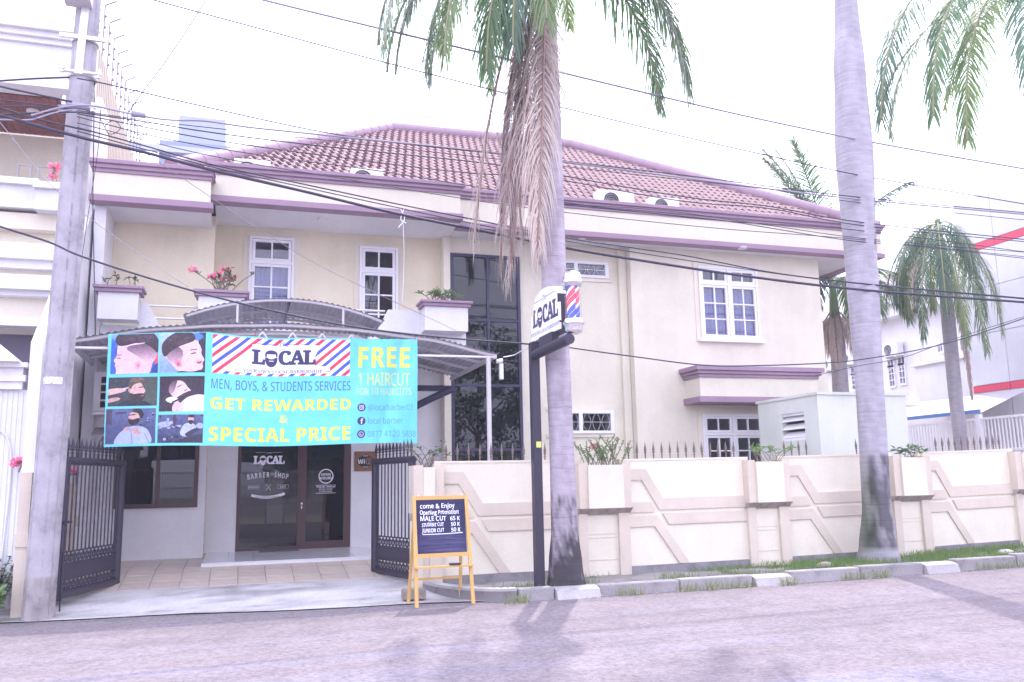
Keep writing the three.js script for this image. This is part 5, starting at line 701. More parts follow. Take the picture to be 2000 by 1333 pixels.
  mesh('head_moulding', [box(-6, -2.66, 2.821, 2.92, -12.62, -12.42), box(-6, -2.62, 2.92, 3.0, -12.65, -12.38), box(-6, -2.66, 3.0, 3.1, -12.62, -12.42), box(-6, -2.6, 3.1, 3.16, -12.68, -12.34)], C.white, g);
  const pyr = new THREE.ConeGeometry(0.42, 0.26, 4); pyr.rotateY(Math.PI / 4); pyr.translate(-2.98, 3.29, -12.52); mesh('pyramid_cap', pyr, C.white, g);
  mesh('arch_relief', tube([V(-3.12, 0.5, -12.475), V(-3.12, 2.1, -12.475), V(-3.0, 2.28, -12.475), V(-2.86, 2.28, -12.475), V(-2.76, 2.1, -12.475), V(-2.76, 0.5, -12.475)], 0.012, 5, 60), pale, g);
  tag(mesh('planter_trough', [box(-2.42, -2.28, 0.05, 1.62, -14.6, -12.6), box(-2.42, -2.24, 0.98, 1.15, -14.62, -12.58)], C.tan), 'beige planter wall with a raised band behind the open gate', 'planter');
  tag(mesh('gate_pillar', [box(-2.53, -2.40, 0, 1.75, -12.24, -12.06), box(-2.545, -2.385, 0.85, 1.0, -12.238, -12.04)], C.tan), 'narrow beige gate pillar half hidden by the concrete pole', 'pillar');
}
// ---------- pump house behind the wall ----------
{
  const g = thing('pump_house', 'small pale green outbuilding with a louvred window behind the street wall', 'building', [11.1, 0, -14]);
  const x0 = 10.13, x1 = 12.12, y1 = 3.0;
  mesh('wall', [box(x0, x1, 0, y1, -13.55, -13.3), box(x0 + 0.001, x0 + 0.15, 0, 2.2, -15.2, -13.551), box(x0 + 0.001, x0 + 0.15, 2.72, y1 - 0.001, -15.2, -13.551), box(x0 + 0.001, x0 + 0.15, 2.2, 2.72, -13.72, -13.551), box(x0 + 0.001, x0 + 0.15, 2.2, 2.72, -15.2, -14.45), box(x1 - 0.15, x1 - 0.001, 0, y1 - 0.001, -15.2, -13.551), box(x0 + 0.15, x1 - 0.15, 0, y1 - 0.002, -15.2, -15.05)], C.paleGreen, g);
  mesh('roof', box(x0 - 0.02, x1 + 0.05, y1, y1 + 0.05, -15.25, -13.27), C.paleGreen, g);
  mesh('lintel', box(x1 + 0.001, x1 + 0.38, 2.82, 2.98, -13.6, -13.35), C.cream, g);
  const w = mesh('window', [box(x0 + 0.02, x0 + 0.1, 2.2, 2.25, -14.45, -13.72), box(x0 + 0.02, x0 + 0.1, 2.67, 2.72, -14.45, -13.72)], C.frame, g);
  for (let k = 0; k < 3; k++) { const q = box(-0.004, 0.004, -0.075, 0.075, -0.36, 0.36); q.rotateZ(-0.75); q.translate(x0 + 0.07, 2.31 + k * 0.155, -14.085); mesh('louvre', q, C.acWhite, w); }
}
// ---------- buildings beyond on the right ----------
{
  const X = 22, b = thing('villa', 'white villa with rows of arched paned windows behind the palms', 'building', [X + 3, 0, -26]);
  
  mesh('eave', [box(X - 0.5, X + 9, 6.95, 7.35, -38.4, -18.9), box(X - 0.7, X + 9, 7.351, 7.55, -38.6, -18.7)], C.white, b);
  { const o = []; quad(o, [X - 0.7, 7.55, -38.6], [X - 0.7, 7.55, -18.7], [X + 5, 10.2, -22], [X + 5, 10.2, -36]); quad(o, [X - 0.7, 7.55, -18.7], [X + 9, 7.55, -18.7], [X + 5, 10.2, -22], [X + 5, 10.2, -22]); const r = mesh('roof', tris(o), std(lin(0.35, 0.30, 0.33), 0.8, { side: THREE.DoubleSide }), b); }
  mesh('floor_band', box(X - 0.12, X, 3.7, 3.95, -38, -22.75), C.white, b);
  mesh('bay', [box(X - 0.9, X, 3.6, 5.0, -22.6, -19.6), box(X - 1.0, X, 5.0, 5.1, -22.7, -19.5)], C.white, b);
  const wins = [[1605, 750, 1618, 771, 0], [1630, 744, 1643, 769, 0], [1664, 734, 1681, 763, 0], [1736, 720, 1752, 757, 0], [1756, 715, 1773, 752, 0], [1604, 732, 1616, 745, 1], [1629, 727, 1641, 740, 1], [1663, 719, 1679, 732, 1], [1734, 704, 1749, 717, 1], [1754, 699, 1771, 712, 1], [1812, 714, 1828, 732, 0], [1832, 677, 1846, 690, 1], [1645, 741, 1656, 767, 0], [1645, 724, 1656, 737, 1]];
  { const sh = new THREE.Shape([[19.2, 0], [38, 0], [38, 7.0], [19.2, 7.0]].map(([p, q]) => new THREE.Vector2(p, q))); for (const [a, t, c, u] of wins) { const p = onX(X, a, t), q = onX(X, c, u), A = -p.z - 0.04, D = -q.z + 0.04, y0 = q.y + 0.07, yt = p.y, h = new THREE.Path(); h.moveTo(A, y0); h.lineTo(A, yt - (yt - y0) * 0.18); h.quadraticCurveTo((A + D) / 2, yt + (yt - y0) * 0.06, D, yt - (yt - y0) * 0.18); h.lineTo(D, y0); h.closePath(); sh.holes.push(h); }
    const g = new THREE.ExtrudeGeometry(sh, { depth: 0.2, bevelEnabled: false }); g.rotateY(Math.PI / 2); g.translate(X, 0, 0); mesh('wall', g, C.white, b); mesh('wall', box(X + 0.2, X + 9, 0, 7, -19.4, -19.2), C.white, b); mesh('wall', box(X + 8.8, X + 9, 0, 7, -38, -19.4), C.white, b); mesh('wall', box(X + 0.2, X + 8.8, 0, 7, -38, -37.8), C.white, b); mesh('partition', box(X + 3, X + 3.1, 0, 6.95, -37.8, -19.4), C.room, b); }
  for (const [a, t, c, u, top] of wins) {
    const p = onX(X, a, t), q = onX(X, c, u), z0 = p.z, z1 = q.z, y1 = p.y, y0 = q.y, m = (z0 + z1) / 2;
    const w = mesh('window', [box(X - 0.05, X, y0, y0 + 0.07, z0, z1), box(X - 0.05, X, y1, y1 + 0.08, z0, z1), box(X - 0.05, X, y0 + 0.07, y1, z0, z0 + 0.04), box(X - 0.05, X, y0 + 0.07, y1, z1 - 0.04, z1), box(X - 0.045, X, y0 + 0.07, y1, m - 0.012, m + 0.012), ...(top ? [] : [box(X - 0.04, X, y0 + (y1 - y0) * 0.36, y0 + (y1 - y0) * 0.36 + 0.03, z0 + 0.04, z1 - 0.04), box(X - 0.04, X, y0 + (y1 - y0) * 0.68, y0 + (y1 - y0) * 0.68 + 0.03, z0 + 0.04, z1 - 0.04)])], C.frame, b);
    const sh = new THREE.Shape(); const A = -z0 - 0.04, D = -z1 + 0.04, yt = y1; sh.moveTo(A, y0 + 0.07); sh.lineTo(D, y0 + 0.07); sh.lineTo(D, yt - (yt - y0) * 0.18); sh.quadraticCurveTo(-m, yt + (yt - y0) * 0.06, A, yt - (yt - y0) * 0.18); sh.closePath(); const pg = new THREE.ShapeGeometry(sh); pg.rotateY(Math.PI / 2); pg.translate(X - 0.012, 0, 0); mesh('pane', pg, C.glass, w);
  }
  for (const [px, py, d] of [[1620, 709, true], [1660, 697, false], [1744, 680, false]]) { const p = onX(X - 0.2, px, py); acUnit(d ? 'air conditioner with a dark fan on the villa wall' : px < 1700 ? 'pale air conditioner on the villa wall next to the dark fanned one' : 'pale air conditioner on the villa wall above the tallest window pair', p.x, p.y - 0.3, p.z, 0.7, 0.46, -Math.PI / 2, d); }
  const t = thing('panel_building', 'tall white panel clad building with red stripes at the right edge', 'building', [23, 0, -15]);
  mesh('core', box(20.06, 27, 0, 9.35, -19.3, -8), C.white, t);
  const pmats = [lin(0.78, 0.77, 0.82), lin(0.75, 0.74, 0.79)].map((c) => tx(std(c, 0.45, { map: T.plaster }), 4)), red = std(lin(0.72, 0.06, 0.12), 0.5);
  const rows = [[0, 1.2], [1.2, 2.5], [2.5, 3.76], ['r', 3.76, 3.97], [3.97, 5.4], [5.4, 6.7], [6.7, 7.8], ['r', 7.8, 8.02], [8.02, 9.4]];
  for (const r of rows) { const isR = r[0] === 'r', y0 = isR ? r[1] : r[0], y1 = isR ? r[2] : r[1]; for (let z = -19.3; z < -8; z += 1.25) mesh(isR ? 'red_stripe' : 'panel', box(20, 20.058, y0 + 0.008, y1 - 0.008, z + 0.008, z + 1.242), isR ? red : pmats[Math.round(rnd())], t); }
  const f = thing('bar_fence', 'white fence of close vertical bars in front of the panel building', 'fence', [18, 0, -17]);
  const bars = []; for (let z = -20.2; z < -12; z += 0.105) bars.push(box(18, 18.02, 0.2, 2.85, z, z + 0.03)); mesh('bars', bars, C.frame, f, { kind: 'stuff' });
  for (const y of [0.3, 1.2, 2.05, 2.85]) mesh('rail', box(17.98, 18.04, y, y + 0.06, -20.2, -12), C.frame, f); for (const z of [-20.2, -17.3, -14.4, -11.9]) mesh('post', box(17.95, 18.07, 0, 3.0, z - 0.06, z + 0.06), C.frame, f);
  const aw = thing('awning', 'grey lean-to awning with a blue front edge behind the bar fence', 'awning', [18.8, 3.2, -18]);
  { const o = []; quad(o, [18.2, 3.05, -22], [18.2, 3.05, -17.4], [19.9, 3.7, -17.4], [19.9, 3.7, -22]); mesh('sheet', tris(o), std(lin(0.45, 0.44, 0.48), 0.6, { side: THREE.DoubleSide }), aw); mesh('edge', box(18.14, 18.2, 3.05, 3.14, -22, -17.4), std(lin(0.10, 0.22, 0.55), 0.5), aw); mesh('support', [rod(V(18.3, 0, -21.9), V(18.3, 3.05, -21.9), 0.04), rod(V(18.3, 0, -17.5), V(18.3, 3.05, -17.5), 0.04)], C.tube, aw); }
  const tw = thing('tower_block', 'blue-grey flat roofed block far behind the roof', 'building', [-2, 0, -41]);
  mesh('wall', [box(-3.75, 3.2, 0, 17.2, -46, -40)], tx(std(lin(0.26, 0.30, 0.44), 0.9, { map: T.plaster }), 4), tw); mesh('stair_head', box(-3.0, -0.95, 17.2, 18.6, -44, -40.3), tx(std(lin(0.36, 0.40, 0.54), 0.9, { map: T.plaster }), 4), tw); mesh('parapet', box(-5, 3.2, 16.6, 16.9, -39.99, -39.8), std(lin(0.40, 0.42, 0.55), 0.9), tw);
}
// ---------- palms ----------
function frondGeo(o) {          // o: az, p0, p1, e, L, leaf, n, droop, w, twist -> rachis and leaflets of one frond
  const R = mulberry(o.seed), pos = [], base = o.base.clone(), path = [base.clone()], dir = []; const N = 26, ds = o.L / N;
  const az = o.az * RAD, H = V(Math.cos(az), 0, Math.sin(az)), S = V(-Math.sin(az), 0, Math.cos(az));
  let p = base.clone(); for (let i = 0; i < N; i++) { const t = i / N, ph = (o.p0 + (o.p1 - o.p0) * Math.pow(t, o.e ?? 0.7)) * RAD; const d = H.clone().multiplyScalar(Math.cos(ph)).add(V(0, Math.sin(ph), 0)).addScaledVector(S, (o.curl ?? 0) * t); d.normalize(); dir.push(d); p = p.clone().addScaledVector(d, ds); path.push(p); } dir.push(dir[N - 1]);
  const at = (t) => { const f = Math.min(N - 1e-6, t * N), i = Math.floor(f); return [path[i].clone().lerp(path[i + 1], f - i), dir[i]]; };
  for (let k = 0; k < o.n; k++) for (const sd of [-1, 1]) {
    const t = 0.14 + 0.86 * (k + R() * 0.8) / o.n, [q, d] = at(t), l = o.leaf * Math.pow(Math.sin(Math.PI * Math.min(0.97, 0.2 + 0.72 * t)), 0.7) * (0.5 + 0.65 * R());
    const nrm = S.clone().cross(d).normalize(), lift = (R() - 0.35) * 0.9; let v = S.clone().multiplyScalar(sd).addScaledVector(d, 0.45 + 1.3 * t * t + 0.5 * R()).addScaledVector(nrm, lift * (o.plume ?? 0.5)).normalize();
    const wv = v.clone().cross(nrm).normalize().multiplyScalar(1).lerp(d, 0.3).normalize(); let a = q.clone(); const M = 4; let w0 = o.w * 0.6;
    for (let m = 0; m < M; m++) { v = v.clone().add(V((R() - 0.5) * 0.12, -o.droop * (0.35 + 0.5 * m / M), (R() - 0.5) * 0.12)).normalize(); const b = a.clone().addScaledVector(v, l / M), w1 = m === M - 1 ? 0.001 : o.w * (m === 0 ? 1 : 0.85 - 0.25 * m / M); const A = a.clone().addScaledVector(wv, -w0), B = a.clone().addScaledVector(wv, w0), C2 = b.clone().addScaledVector(wv, w1), D = b.clone().addScaledVector(wv, -w1); quad(pos, A.toArray(), B.toArray(), C2.toArray(), D.toArray()); a = b; w0 = w1; }
  }
  const rc = new THREE.TubeGeometry(new THREE.CatmullRomCurve3(path), 24, 0.018 * (o.thick ?? 1), 5); return [tris(pos), rc];
}
const palmLeaf = [lin(0.10, 0.19, 0.10), lin(0.14, 0.24, 0.10), lin(0.20, 0.29, 0.10)].map((c) => new THREE.MeshPhysicalMaterial({ color: c, roughness: 0.55, side: THREE.DoubleSide, transmission: 0.5, thickness: 0 }));
const deadLeaf = [lin(0.55, 0.45, 0.41), lin(0.44, 0.35, 0.34), lin(0.62, 0.52, 0.46)].map((c) => new THREE.MeshPhysicalMaterial({ color: c, roughness: 0.9, side: THREE.DoubleSide, transmission: 0.3, thickness: 0 }));
const rachisM = std(lin(0.24, 0.24, 0.12), 0.7), deadRachis = std(lin(0.3, 0.2, 0.17), 0.9);
function palm(label, base, top, prof, fronds, stain, shaft = 1.3, group) {
  const t = thing('palm_tree', label, 'palm', base, group), n = 150, H = top[1] - base[1], pos = [], col = [], uvs = [], R = 36, ringAt = (i) => { const f = i / n, y = H * f, r = (() => { for (let k = 0; k < prof.length - 1; k++) if (f <= prof[k + 1][0]) { const u = (f - prof[k][0]) / (prof[k + 1][0] - prof[k][0]), s = u * u * (3 - 2 * u); return prof[k][1] + (prof[k + 1][1] - prof[k][1]) * s; } return prof[prof.length - 1][1]; })(); return [base[0] + (top[0] - base[0]) * f + 0.012 * Math.sin(f * 9), base[1] - 0.08 + y, base[2] + (top[2] - base[2]) * f, r * (1 + 0.012 * (vnoise(i * 0.7, 3, 0, 91) - 0.5))]; };
  const P = (i, j) => { const [x, y, z, r] = ringAt(i), a = 2 * Math.PI * j / R, fl = i < 8 ? 1 + 0.10 * (1 - i / 8) * Math.sin(a * 5 + 1) : 1; return [x + r * fl * Math.cos(a), y, z + r * fl * Math.sin(a)]; }, K = (i, j) => stain(ringAt(i)[1] - base[1], 2 * Math.PI * (j % R) / R);
  for (let i = 0; i < n; i++) for (let j = 0; j < R; j++) { quad(pos, P(i, j), P(i + 1, j), P(i + 1, j + 1), P(i, j + 1)); quad(col, K(i, j), K(i + 1, j), K(i + 1, j + 1), K(i, j + 1)); const u0 = j / R * 2, u1 = (j + 1) / R * 2, v0 = i * H / n / 1.5, v1 = (i + 1) * H / n / 1.5; uvs.push(u0, v0, u0, v1, u1, v1, u0, v0, u1, v1, u1, v0); }
  let g = tris(pos, col); g.setAttribute('uv', new THREE.BufferAttribute(new Float32Array(uvs), 2));
  { const q = g.attributes.position, nn = g.attributes.normal; for (let i = 0; i < q.count; i++) { const y = q.getY(i), f = (y - base[1]) / H, cx = base[0] + (top[0] - base[0]) * f, cz = base[2] + (top[2] - base[2]) * f, d = Math.hypot(q.getX(i) - cx, q.getZ(i) - cz) || 1; nn.setXYZ(i, (q.getX(i) - cx) / d, 0, (q.getZ(i) - cz) / d); } }
  mesh('trunk', g, std(lin(0.56, 0.52, 0.58), 0.95, { map: T.bark, bumpMap: T.barkB, bumpScale: 0.012, vertexColors: true }), t, { color: true, keepUV: true });
  if (shaft) mesh('crownshaft', rod(V(...top).add(V(0, -0.1, 0)), V(...top).add(V(0, shaft, 0)), prof[prof.length - 1][1] * 0.95, 0.07, 14), std(lin(0.17, 0.26, 0.12), 0.6), t);
  const c0 = V(top[0], top[1] + shaft * 0.85, top[2]);
  fronds.forEach((f, k) => { const b = f.dead ? V(top[0], top[1] + (f.up ?? 0), top[2]).add(V(0.14 * Math.cos(f.az * RAD), 0, 0.14 * Math.sin(f.az * RAD))) : c0.clone(), [lf, rc] = frondGeo({ e: 0.75, leaf: 0.62, n: 62, droop: 0.35, w: 0.017, seed: 100 + k * 7 + Math.round(base[0] * 10), ...f, base: b }); const m = mesh(f.dead ? 'dead_frond' : 'frond', lf, f.dead ? deadLeaf[k % 3] : palmLeaf[k % 3], t); mesh('rachis', rc, f.dead ? deadRachis : rachisM, m); });
  return t;
}
const plainBark = (y, a) => { const k = 0.85 + 0.3 * fbm(a * 1.5, y * 1.2, 0, 95, 3); return [k, k, k]; };
const skirt = []; { const R = mulberry(31); for (let k = 0; k < 15; k++) skirt.push({ az: 95 + 100 * R(), p0: -54 - 24 * R(), p1: -90, L: 3.1 + 1.8 * R(), dead: true, up: 0.4 * R(), droop: 1.0 + 0.8 * R(), leaf: 0.75 + 0.4 * R(), n: 70, w: 0.0075, e: 0.5, curl: 0.5 * (R() - 0.5), plume: 2.2 }); }
palm('grey palm with a shaggy skirt of dead fronds beside the sign post', [4.33, 0.12, -11.3], [4.26, 8.8, -11.3], [[0, 0.27], [0.03, 0.235], [0.10, 0.185], [0.25, 0.17], [0.5, 0.182], [0.75, 0.172], [1, 0.15]], [
  ...[[178, 44, 4.1], [164, 34, 4.4], [196, 38, 3.9], [184, 24, 3.9], [172, 8, 3.6], [150, 10, 3.9], [205, 12, 3.3], [140, -12, 3.6], [5, 28, 3.9], [20, 16, 3.7], [350, 20, 3.7], [110, 0, 3.0], [128, -10, 3.2]].map(([az, p0, L]) => ({ az, p0, p1: -89, L, e: 0.52, droop: 0.85, leaf: 0.95, n: 110, w: 0.014, plume: 0.9 })),
  { az: 270, p0: 50, p1: -80, L: 4 }, { az: 300, p0: 70, p1: -60, L: 3.4 }, { az: 230, p0: 60, p1: -70, L: 3.4 }, { az: 45, p0: 70, p1: -50, L: 3.5 }, { az: 120, p0: 75, p1: -40, L: 3.5 }, { az: 215, p0: 75, p1: -40, L: 3.5 },
  ...skirt,
], (y, a) => { const n = fbm(a * 2.2, y * 3.5, 0, 97, 4), g = fbm(a * 5, y * 9, 0, 98, 3), d = y < 1.25 ? Math.max(0, Math.min(1, (n * 0.7 + g * 0.5 - 0.12 - 0.42 * Math.max(0, y - 0.05)) * 3.0)) : 0, k = (0.78 + 0.44 * n) * (1 - 0.86 * d); return [k, k * 0.95, k * 0.97]; });
palm('thick smooth grey palm trunk bulging above the verge with mossy base', [9.98, 0.14, -11.85], [10.38, 12.6, -11.85], [[0, 0.36], [0.025, 0.29], [0.08, 0.225], [0.22, 0.222], [0.4, 0.262], [0.57, 0.315], [0.68, 0.27], [0.8, 0.20], [1, 0.17]], [
  ...[10, 55, 100, 150, 195, 240, 290, 330].map((az, k) => ({ az, p0: 62, p1: -30 - (k % 3) * 12, L: 3.2 })),
], (y, a) => { const n = fbm(a * 2, y * 2.4, 0, 99, 4), left = Math.max(0, Math.cos(a - 3.1)), rgt = Math.max(0, Math.cos(a - 1.75)); const moss = y < 2.1 ? Math.max(0, Math.min(1, (left - 0.35) * 2.6 * (0.25 + n) * (1 - Math.max(0, y - 1.0) / 1.0) * Math.min(1, y / 0.35) - 0.1)) : 0, dk = y < 1.7 && y > 0.2 ? Math.max(0, Math.min(1, (n - 0.34) * 4.5 * rgt)) : 0, k = (0.78 + 0.44 * n) * (1 - 0.72 * dk); return [k * (1 - 0.66 * moss), k * (1 - 0.58 * moss), k * (1 - 0.74 * moss)]; });
palm('palm drooping long yellow-green fronds into the sky at the right edge', [15.75, 0.2, -12.2], [15.75, 10.2, -12.2], [[0, 0.3], [0.1, 0.2], [1, 0.17]], [
  { az: 176, p0: 42, p1: -86, L: 7.2, e: 0.62, droop: 0.5, leaf: 1.15, n: 150, w: 0.016 }, { az: 168, p0: 34, p1: -86, L: 6.6, e: 0.6, droop: 0.6, leaf: 1.1, n: 140, w: 0.016 }, { az: 165, p0: 18, p1: -88, L: 6.2, e: 0.6, droop: 0.55, leaf: 1.1, n: 140, w: 0.016 }, { az: 150, p0: 20, p1: -86, L: 5.4, e: 0.6, droop: 0.55, leaf: 0.85, n: 90 }, { az: 195, p0: 30, p1: -86, L: 5.6, e: 0.6, droop: 0.5, leaf: 0.85, n: 90 }, { az: 135, p0: 5, p1: -89, L: 5.2, e: 0.5, droop: 0.6, leaf: 0.8, n: 90 }, { az: 60, p0: 50, p1: -70, L: 4.5 }, { az: 0, p0: 50, p1: -70, L: 4.5 }, { az: 280, p0: 55, p1: -70, L: 4.5 }, { az: 240, p0: 45, p1: -75, L: 4.5 }, { az: 100, p0: 45, p1: -75, L: 4.2 },
], plainBark);
palm('green palm with hanging fronds in front of the panel building', [17.45, 0, -17.4], [17.45, 6.75, -17.4], [[0, 0.21], [0.2, 0.16], [0.8, 0.17], [1, 0.13]], [
  ...[[178, 70, 3.4], [195, 50, 3.0], [172, 36, 3.5], [155, 26, 4.2], [205, 20, 3.0], [120, 5, 4.2], [135, 40, 3.6], [95, -15, 4.2], [70, 5, 3.8], [40, 20, 3.2], [15, 5, 3.0], [300, 60, 3.0], [260, 60, 3.0], [225, 60, 3.2], [188, 0, 2.8], [100, 80, 2.4]].map(([az, p0, L]) => ({ az, p0, p1: -89, L: L * 0.92, e: 0.28, droop: 0.95, leaf: 0.7, n: 80, w: 0.012, plume: 1.2 })),
  { az: 110, p0: -70, p1: -90, L: 4.4, dead: true, droop: 1.0, leaf: 0.35, n: 80, up: 0.9 }, { az: 165, p0: -20, p1: -90, L: 2.6, dead: true, droop: 0.9, leaf: 0.45, n: 50, up: 1.1 },
], plainBark, 1.4);
palm('palm with a brown fibre skirt showing behind the corner of the house', [15.35, 0, -19.2], [15.4, 5.3, -19.2], [[0, 0.3], [0.3, 0.23], [1, 0.20]], [
  ...[200, 170, 230, 140, 95, 50, 10, 320, 280, 185, 150, 215, 20].map((az, k) => ({ az, p0: [89, 84, 78, 40, 30, 50, 40, 50, 60, 80, 86, 88, 84][k], p1: [48, 30, 20, -80, -85, -80, -80, -70, -60, 10, 40, 60, 20][k], L: [4.5, 4.2, 3.9, 2.8, 2.6, 2.8, 2.8, 3, 3, 4.0, 4.3, 4.4, 4.0][k], e: 0.9, droop: 0.45, leaf: 0.85, n: 110, w: 0.016 })),
  ...[20, 80, 130, 180, 250, 310, 105, 155].map((az, k) => ({ az, p0: -25, p1: -95, L: 0.9 + 0.35 * (k % 3), dead: true, droop: 1.2, leaf: 0.55, n: 46, up: 0.6, e: 0.4, w: 0.01, plume: 2 })),
], plainBark, 1.5);

// ---------- small plants ----------
function leafBlade(o, p, dir, up, l, w) { const s = dir.clone().cross(up).normalize().multiplyScalar(w / 2), m = p.clone().addScaledVector(dir, l * 0.5).addScaledVector(up, l * 0.08), e = p.clone().addScaledVector(dir, l).addScaledVector(up, -l * 0.1); o.push(...p.toArray(), ...m.clone().add(s).toArray(), ...e.toArray(), ...p.toArray(), ...e.toArray(), ...m.clone().sub(s).toArray()); }
function shrub(name, label, base, o) {
  const R = mulberry(o.seed), t = thing(name, label, 'plant', base, o.group), B = V(...base), stems = [], leaves = [], fl = [];
  for (let k = 0; k < o.stems; k++) {
    const a = R() * 6.283, sp = o.spread * (0.3 + 0.7 * R()), h = o.h * (0.55 + 0.45 * R()), b = B.clone().add(V((R() - 0.5) * (o.wide ?? 0.1), 0, (R() - 0.5) * 0.06)), tip = b.clone().add(V(Math.cos(a) * sp, h, Math.sin(a) * sp * 0.6)), mid = b.clone().lerp(tip, 0.5).add(V((R() - 0.5) * 0.06, 0.04, (R() - 0.5) * 0.06));
    stems.push(tube([b, mid, tip], 0.006 * (o.thick ?? 1), 5, 8));
    const nl = o.leaves; for (let i = 0; i < nl; i++) { const u = o.along ? 0.2 + 0.8 * R() : 0.75 + 0.25 * R(), p = b.clone().lerp(mid, Math.min(1, u * 2)).lerp(tip, Math.max(0, u * 2 - 1)), d = V(R() - 0.5, (o.rise ?? 0.5) * (R() - 0.2), R() - 0.5).normalize(); leafBlade(leaves, p, d, V(0, 1, 0).addScaledVector(d, -d.y).normalize(), o.leaf * (0.6 + 0.5 * R()), o.leaf * (o.ratio ?? 0.34)); }
    if (o.flowers && k % o.flowers === 0) for (let i = 0; i < 9; i++) { const c = tip.clone().add(V((R() - 0.5) * 0.12, (R() - 0.2) * 0.08, (R() - 0.5) * 0.1)); for (let q = 0; q < 5; q++) { const an = q * 1.257 + R(), d = V(Math.cos(an), 0.3 * (R() - 0.5) + Math.sin(an) * 0.6, 0.5 * Math.sin(an) + 0.4).normalize(); leafBlade(fl, c, d, V(0, 0.6, 0.8), 0.042, 0.03); } }
  }
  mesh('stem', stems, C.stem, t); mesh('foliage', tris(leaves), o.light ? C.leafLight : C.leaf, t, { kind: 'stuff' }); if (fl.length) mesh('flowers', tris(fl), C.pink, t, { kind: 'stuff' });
  return t;
}
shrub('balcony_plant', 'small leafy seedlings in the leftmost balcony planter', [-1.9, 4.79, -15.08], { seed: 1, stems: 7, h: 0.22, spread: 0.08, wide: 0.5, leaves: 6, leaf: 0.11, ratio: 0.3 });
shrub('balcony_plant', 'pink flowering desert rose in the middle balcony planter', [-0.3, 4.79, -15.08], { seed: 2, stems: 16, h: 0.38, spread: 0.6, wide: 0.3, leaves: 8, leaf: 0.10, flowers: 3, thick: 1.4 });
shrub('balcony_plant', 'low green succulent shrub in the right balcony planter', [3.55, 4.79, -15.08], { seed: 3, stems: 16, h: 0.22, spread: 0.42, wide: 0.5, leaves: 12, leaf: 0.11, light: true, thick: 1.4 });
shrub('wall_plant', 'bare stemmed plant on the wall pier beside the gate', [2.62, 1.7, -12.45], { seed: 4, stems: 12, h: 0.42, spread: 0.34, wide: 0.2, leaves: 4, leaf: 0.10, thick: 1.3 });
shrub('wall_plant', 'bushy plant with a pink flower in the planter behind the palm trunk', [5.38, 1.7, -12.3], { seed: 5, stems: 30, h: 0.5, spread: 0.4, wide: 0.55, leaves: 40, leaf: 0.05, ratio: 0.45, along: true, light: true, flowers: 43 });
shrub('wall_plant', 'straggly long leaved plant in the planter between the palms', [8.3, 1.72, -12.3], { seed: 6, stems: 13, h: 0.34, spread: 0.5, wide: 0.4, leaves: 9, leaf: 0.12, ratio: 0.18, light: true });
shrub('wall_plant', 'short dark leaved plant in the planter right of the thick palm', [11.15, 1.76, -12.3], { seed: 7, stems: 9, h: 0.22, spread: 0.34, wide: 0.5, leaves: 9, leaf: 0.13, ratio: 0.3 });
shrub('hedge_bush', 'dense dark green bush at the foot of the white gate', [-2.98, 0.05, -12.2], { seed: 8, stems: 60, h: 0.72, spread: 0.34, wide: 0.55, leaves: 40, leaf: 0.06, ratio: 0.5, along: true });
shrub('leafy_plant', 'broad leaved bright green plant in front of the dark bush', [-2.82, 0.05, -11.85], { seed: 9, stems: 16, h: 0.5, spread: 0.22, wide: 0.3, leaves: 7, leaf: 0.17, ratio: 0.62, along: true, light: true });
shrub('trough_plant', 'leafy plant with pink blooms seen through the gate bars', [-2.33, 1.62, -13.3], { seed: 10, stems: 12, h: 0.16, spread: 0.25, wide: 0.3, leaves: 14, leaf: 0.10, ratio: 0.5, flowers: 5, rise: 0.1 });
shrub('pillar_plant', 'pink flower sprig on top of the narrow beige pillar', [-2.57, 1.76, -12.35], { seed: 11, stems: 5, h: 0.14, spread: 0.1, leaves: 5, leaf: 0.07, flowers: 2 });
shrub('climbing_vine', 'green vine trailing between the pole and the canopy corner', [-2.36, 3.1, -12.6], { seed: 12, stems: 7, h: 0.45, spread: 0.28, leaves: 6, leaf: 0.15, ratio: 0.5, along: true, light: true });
shrub('balcony_flower', 'single pink bloom on the parapet of the neighbouring house', [-2.72, 6.12, -14.1], { seed: 13, stems: 3, h: 0.32, spread: 0.12, leaves: 4, leaf: 0.09, flowers: 1 });
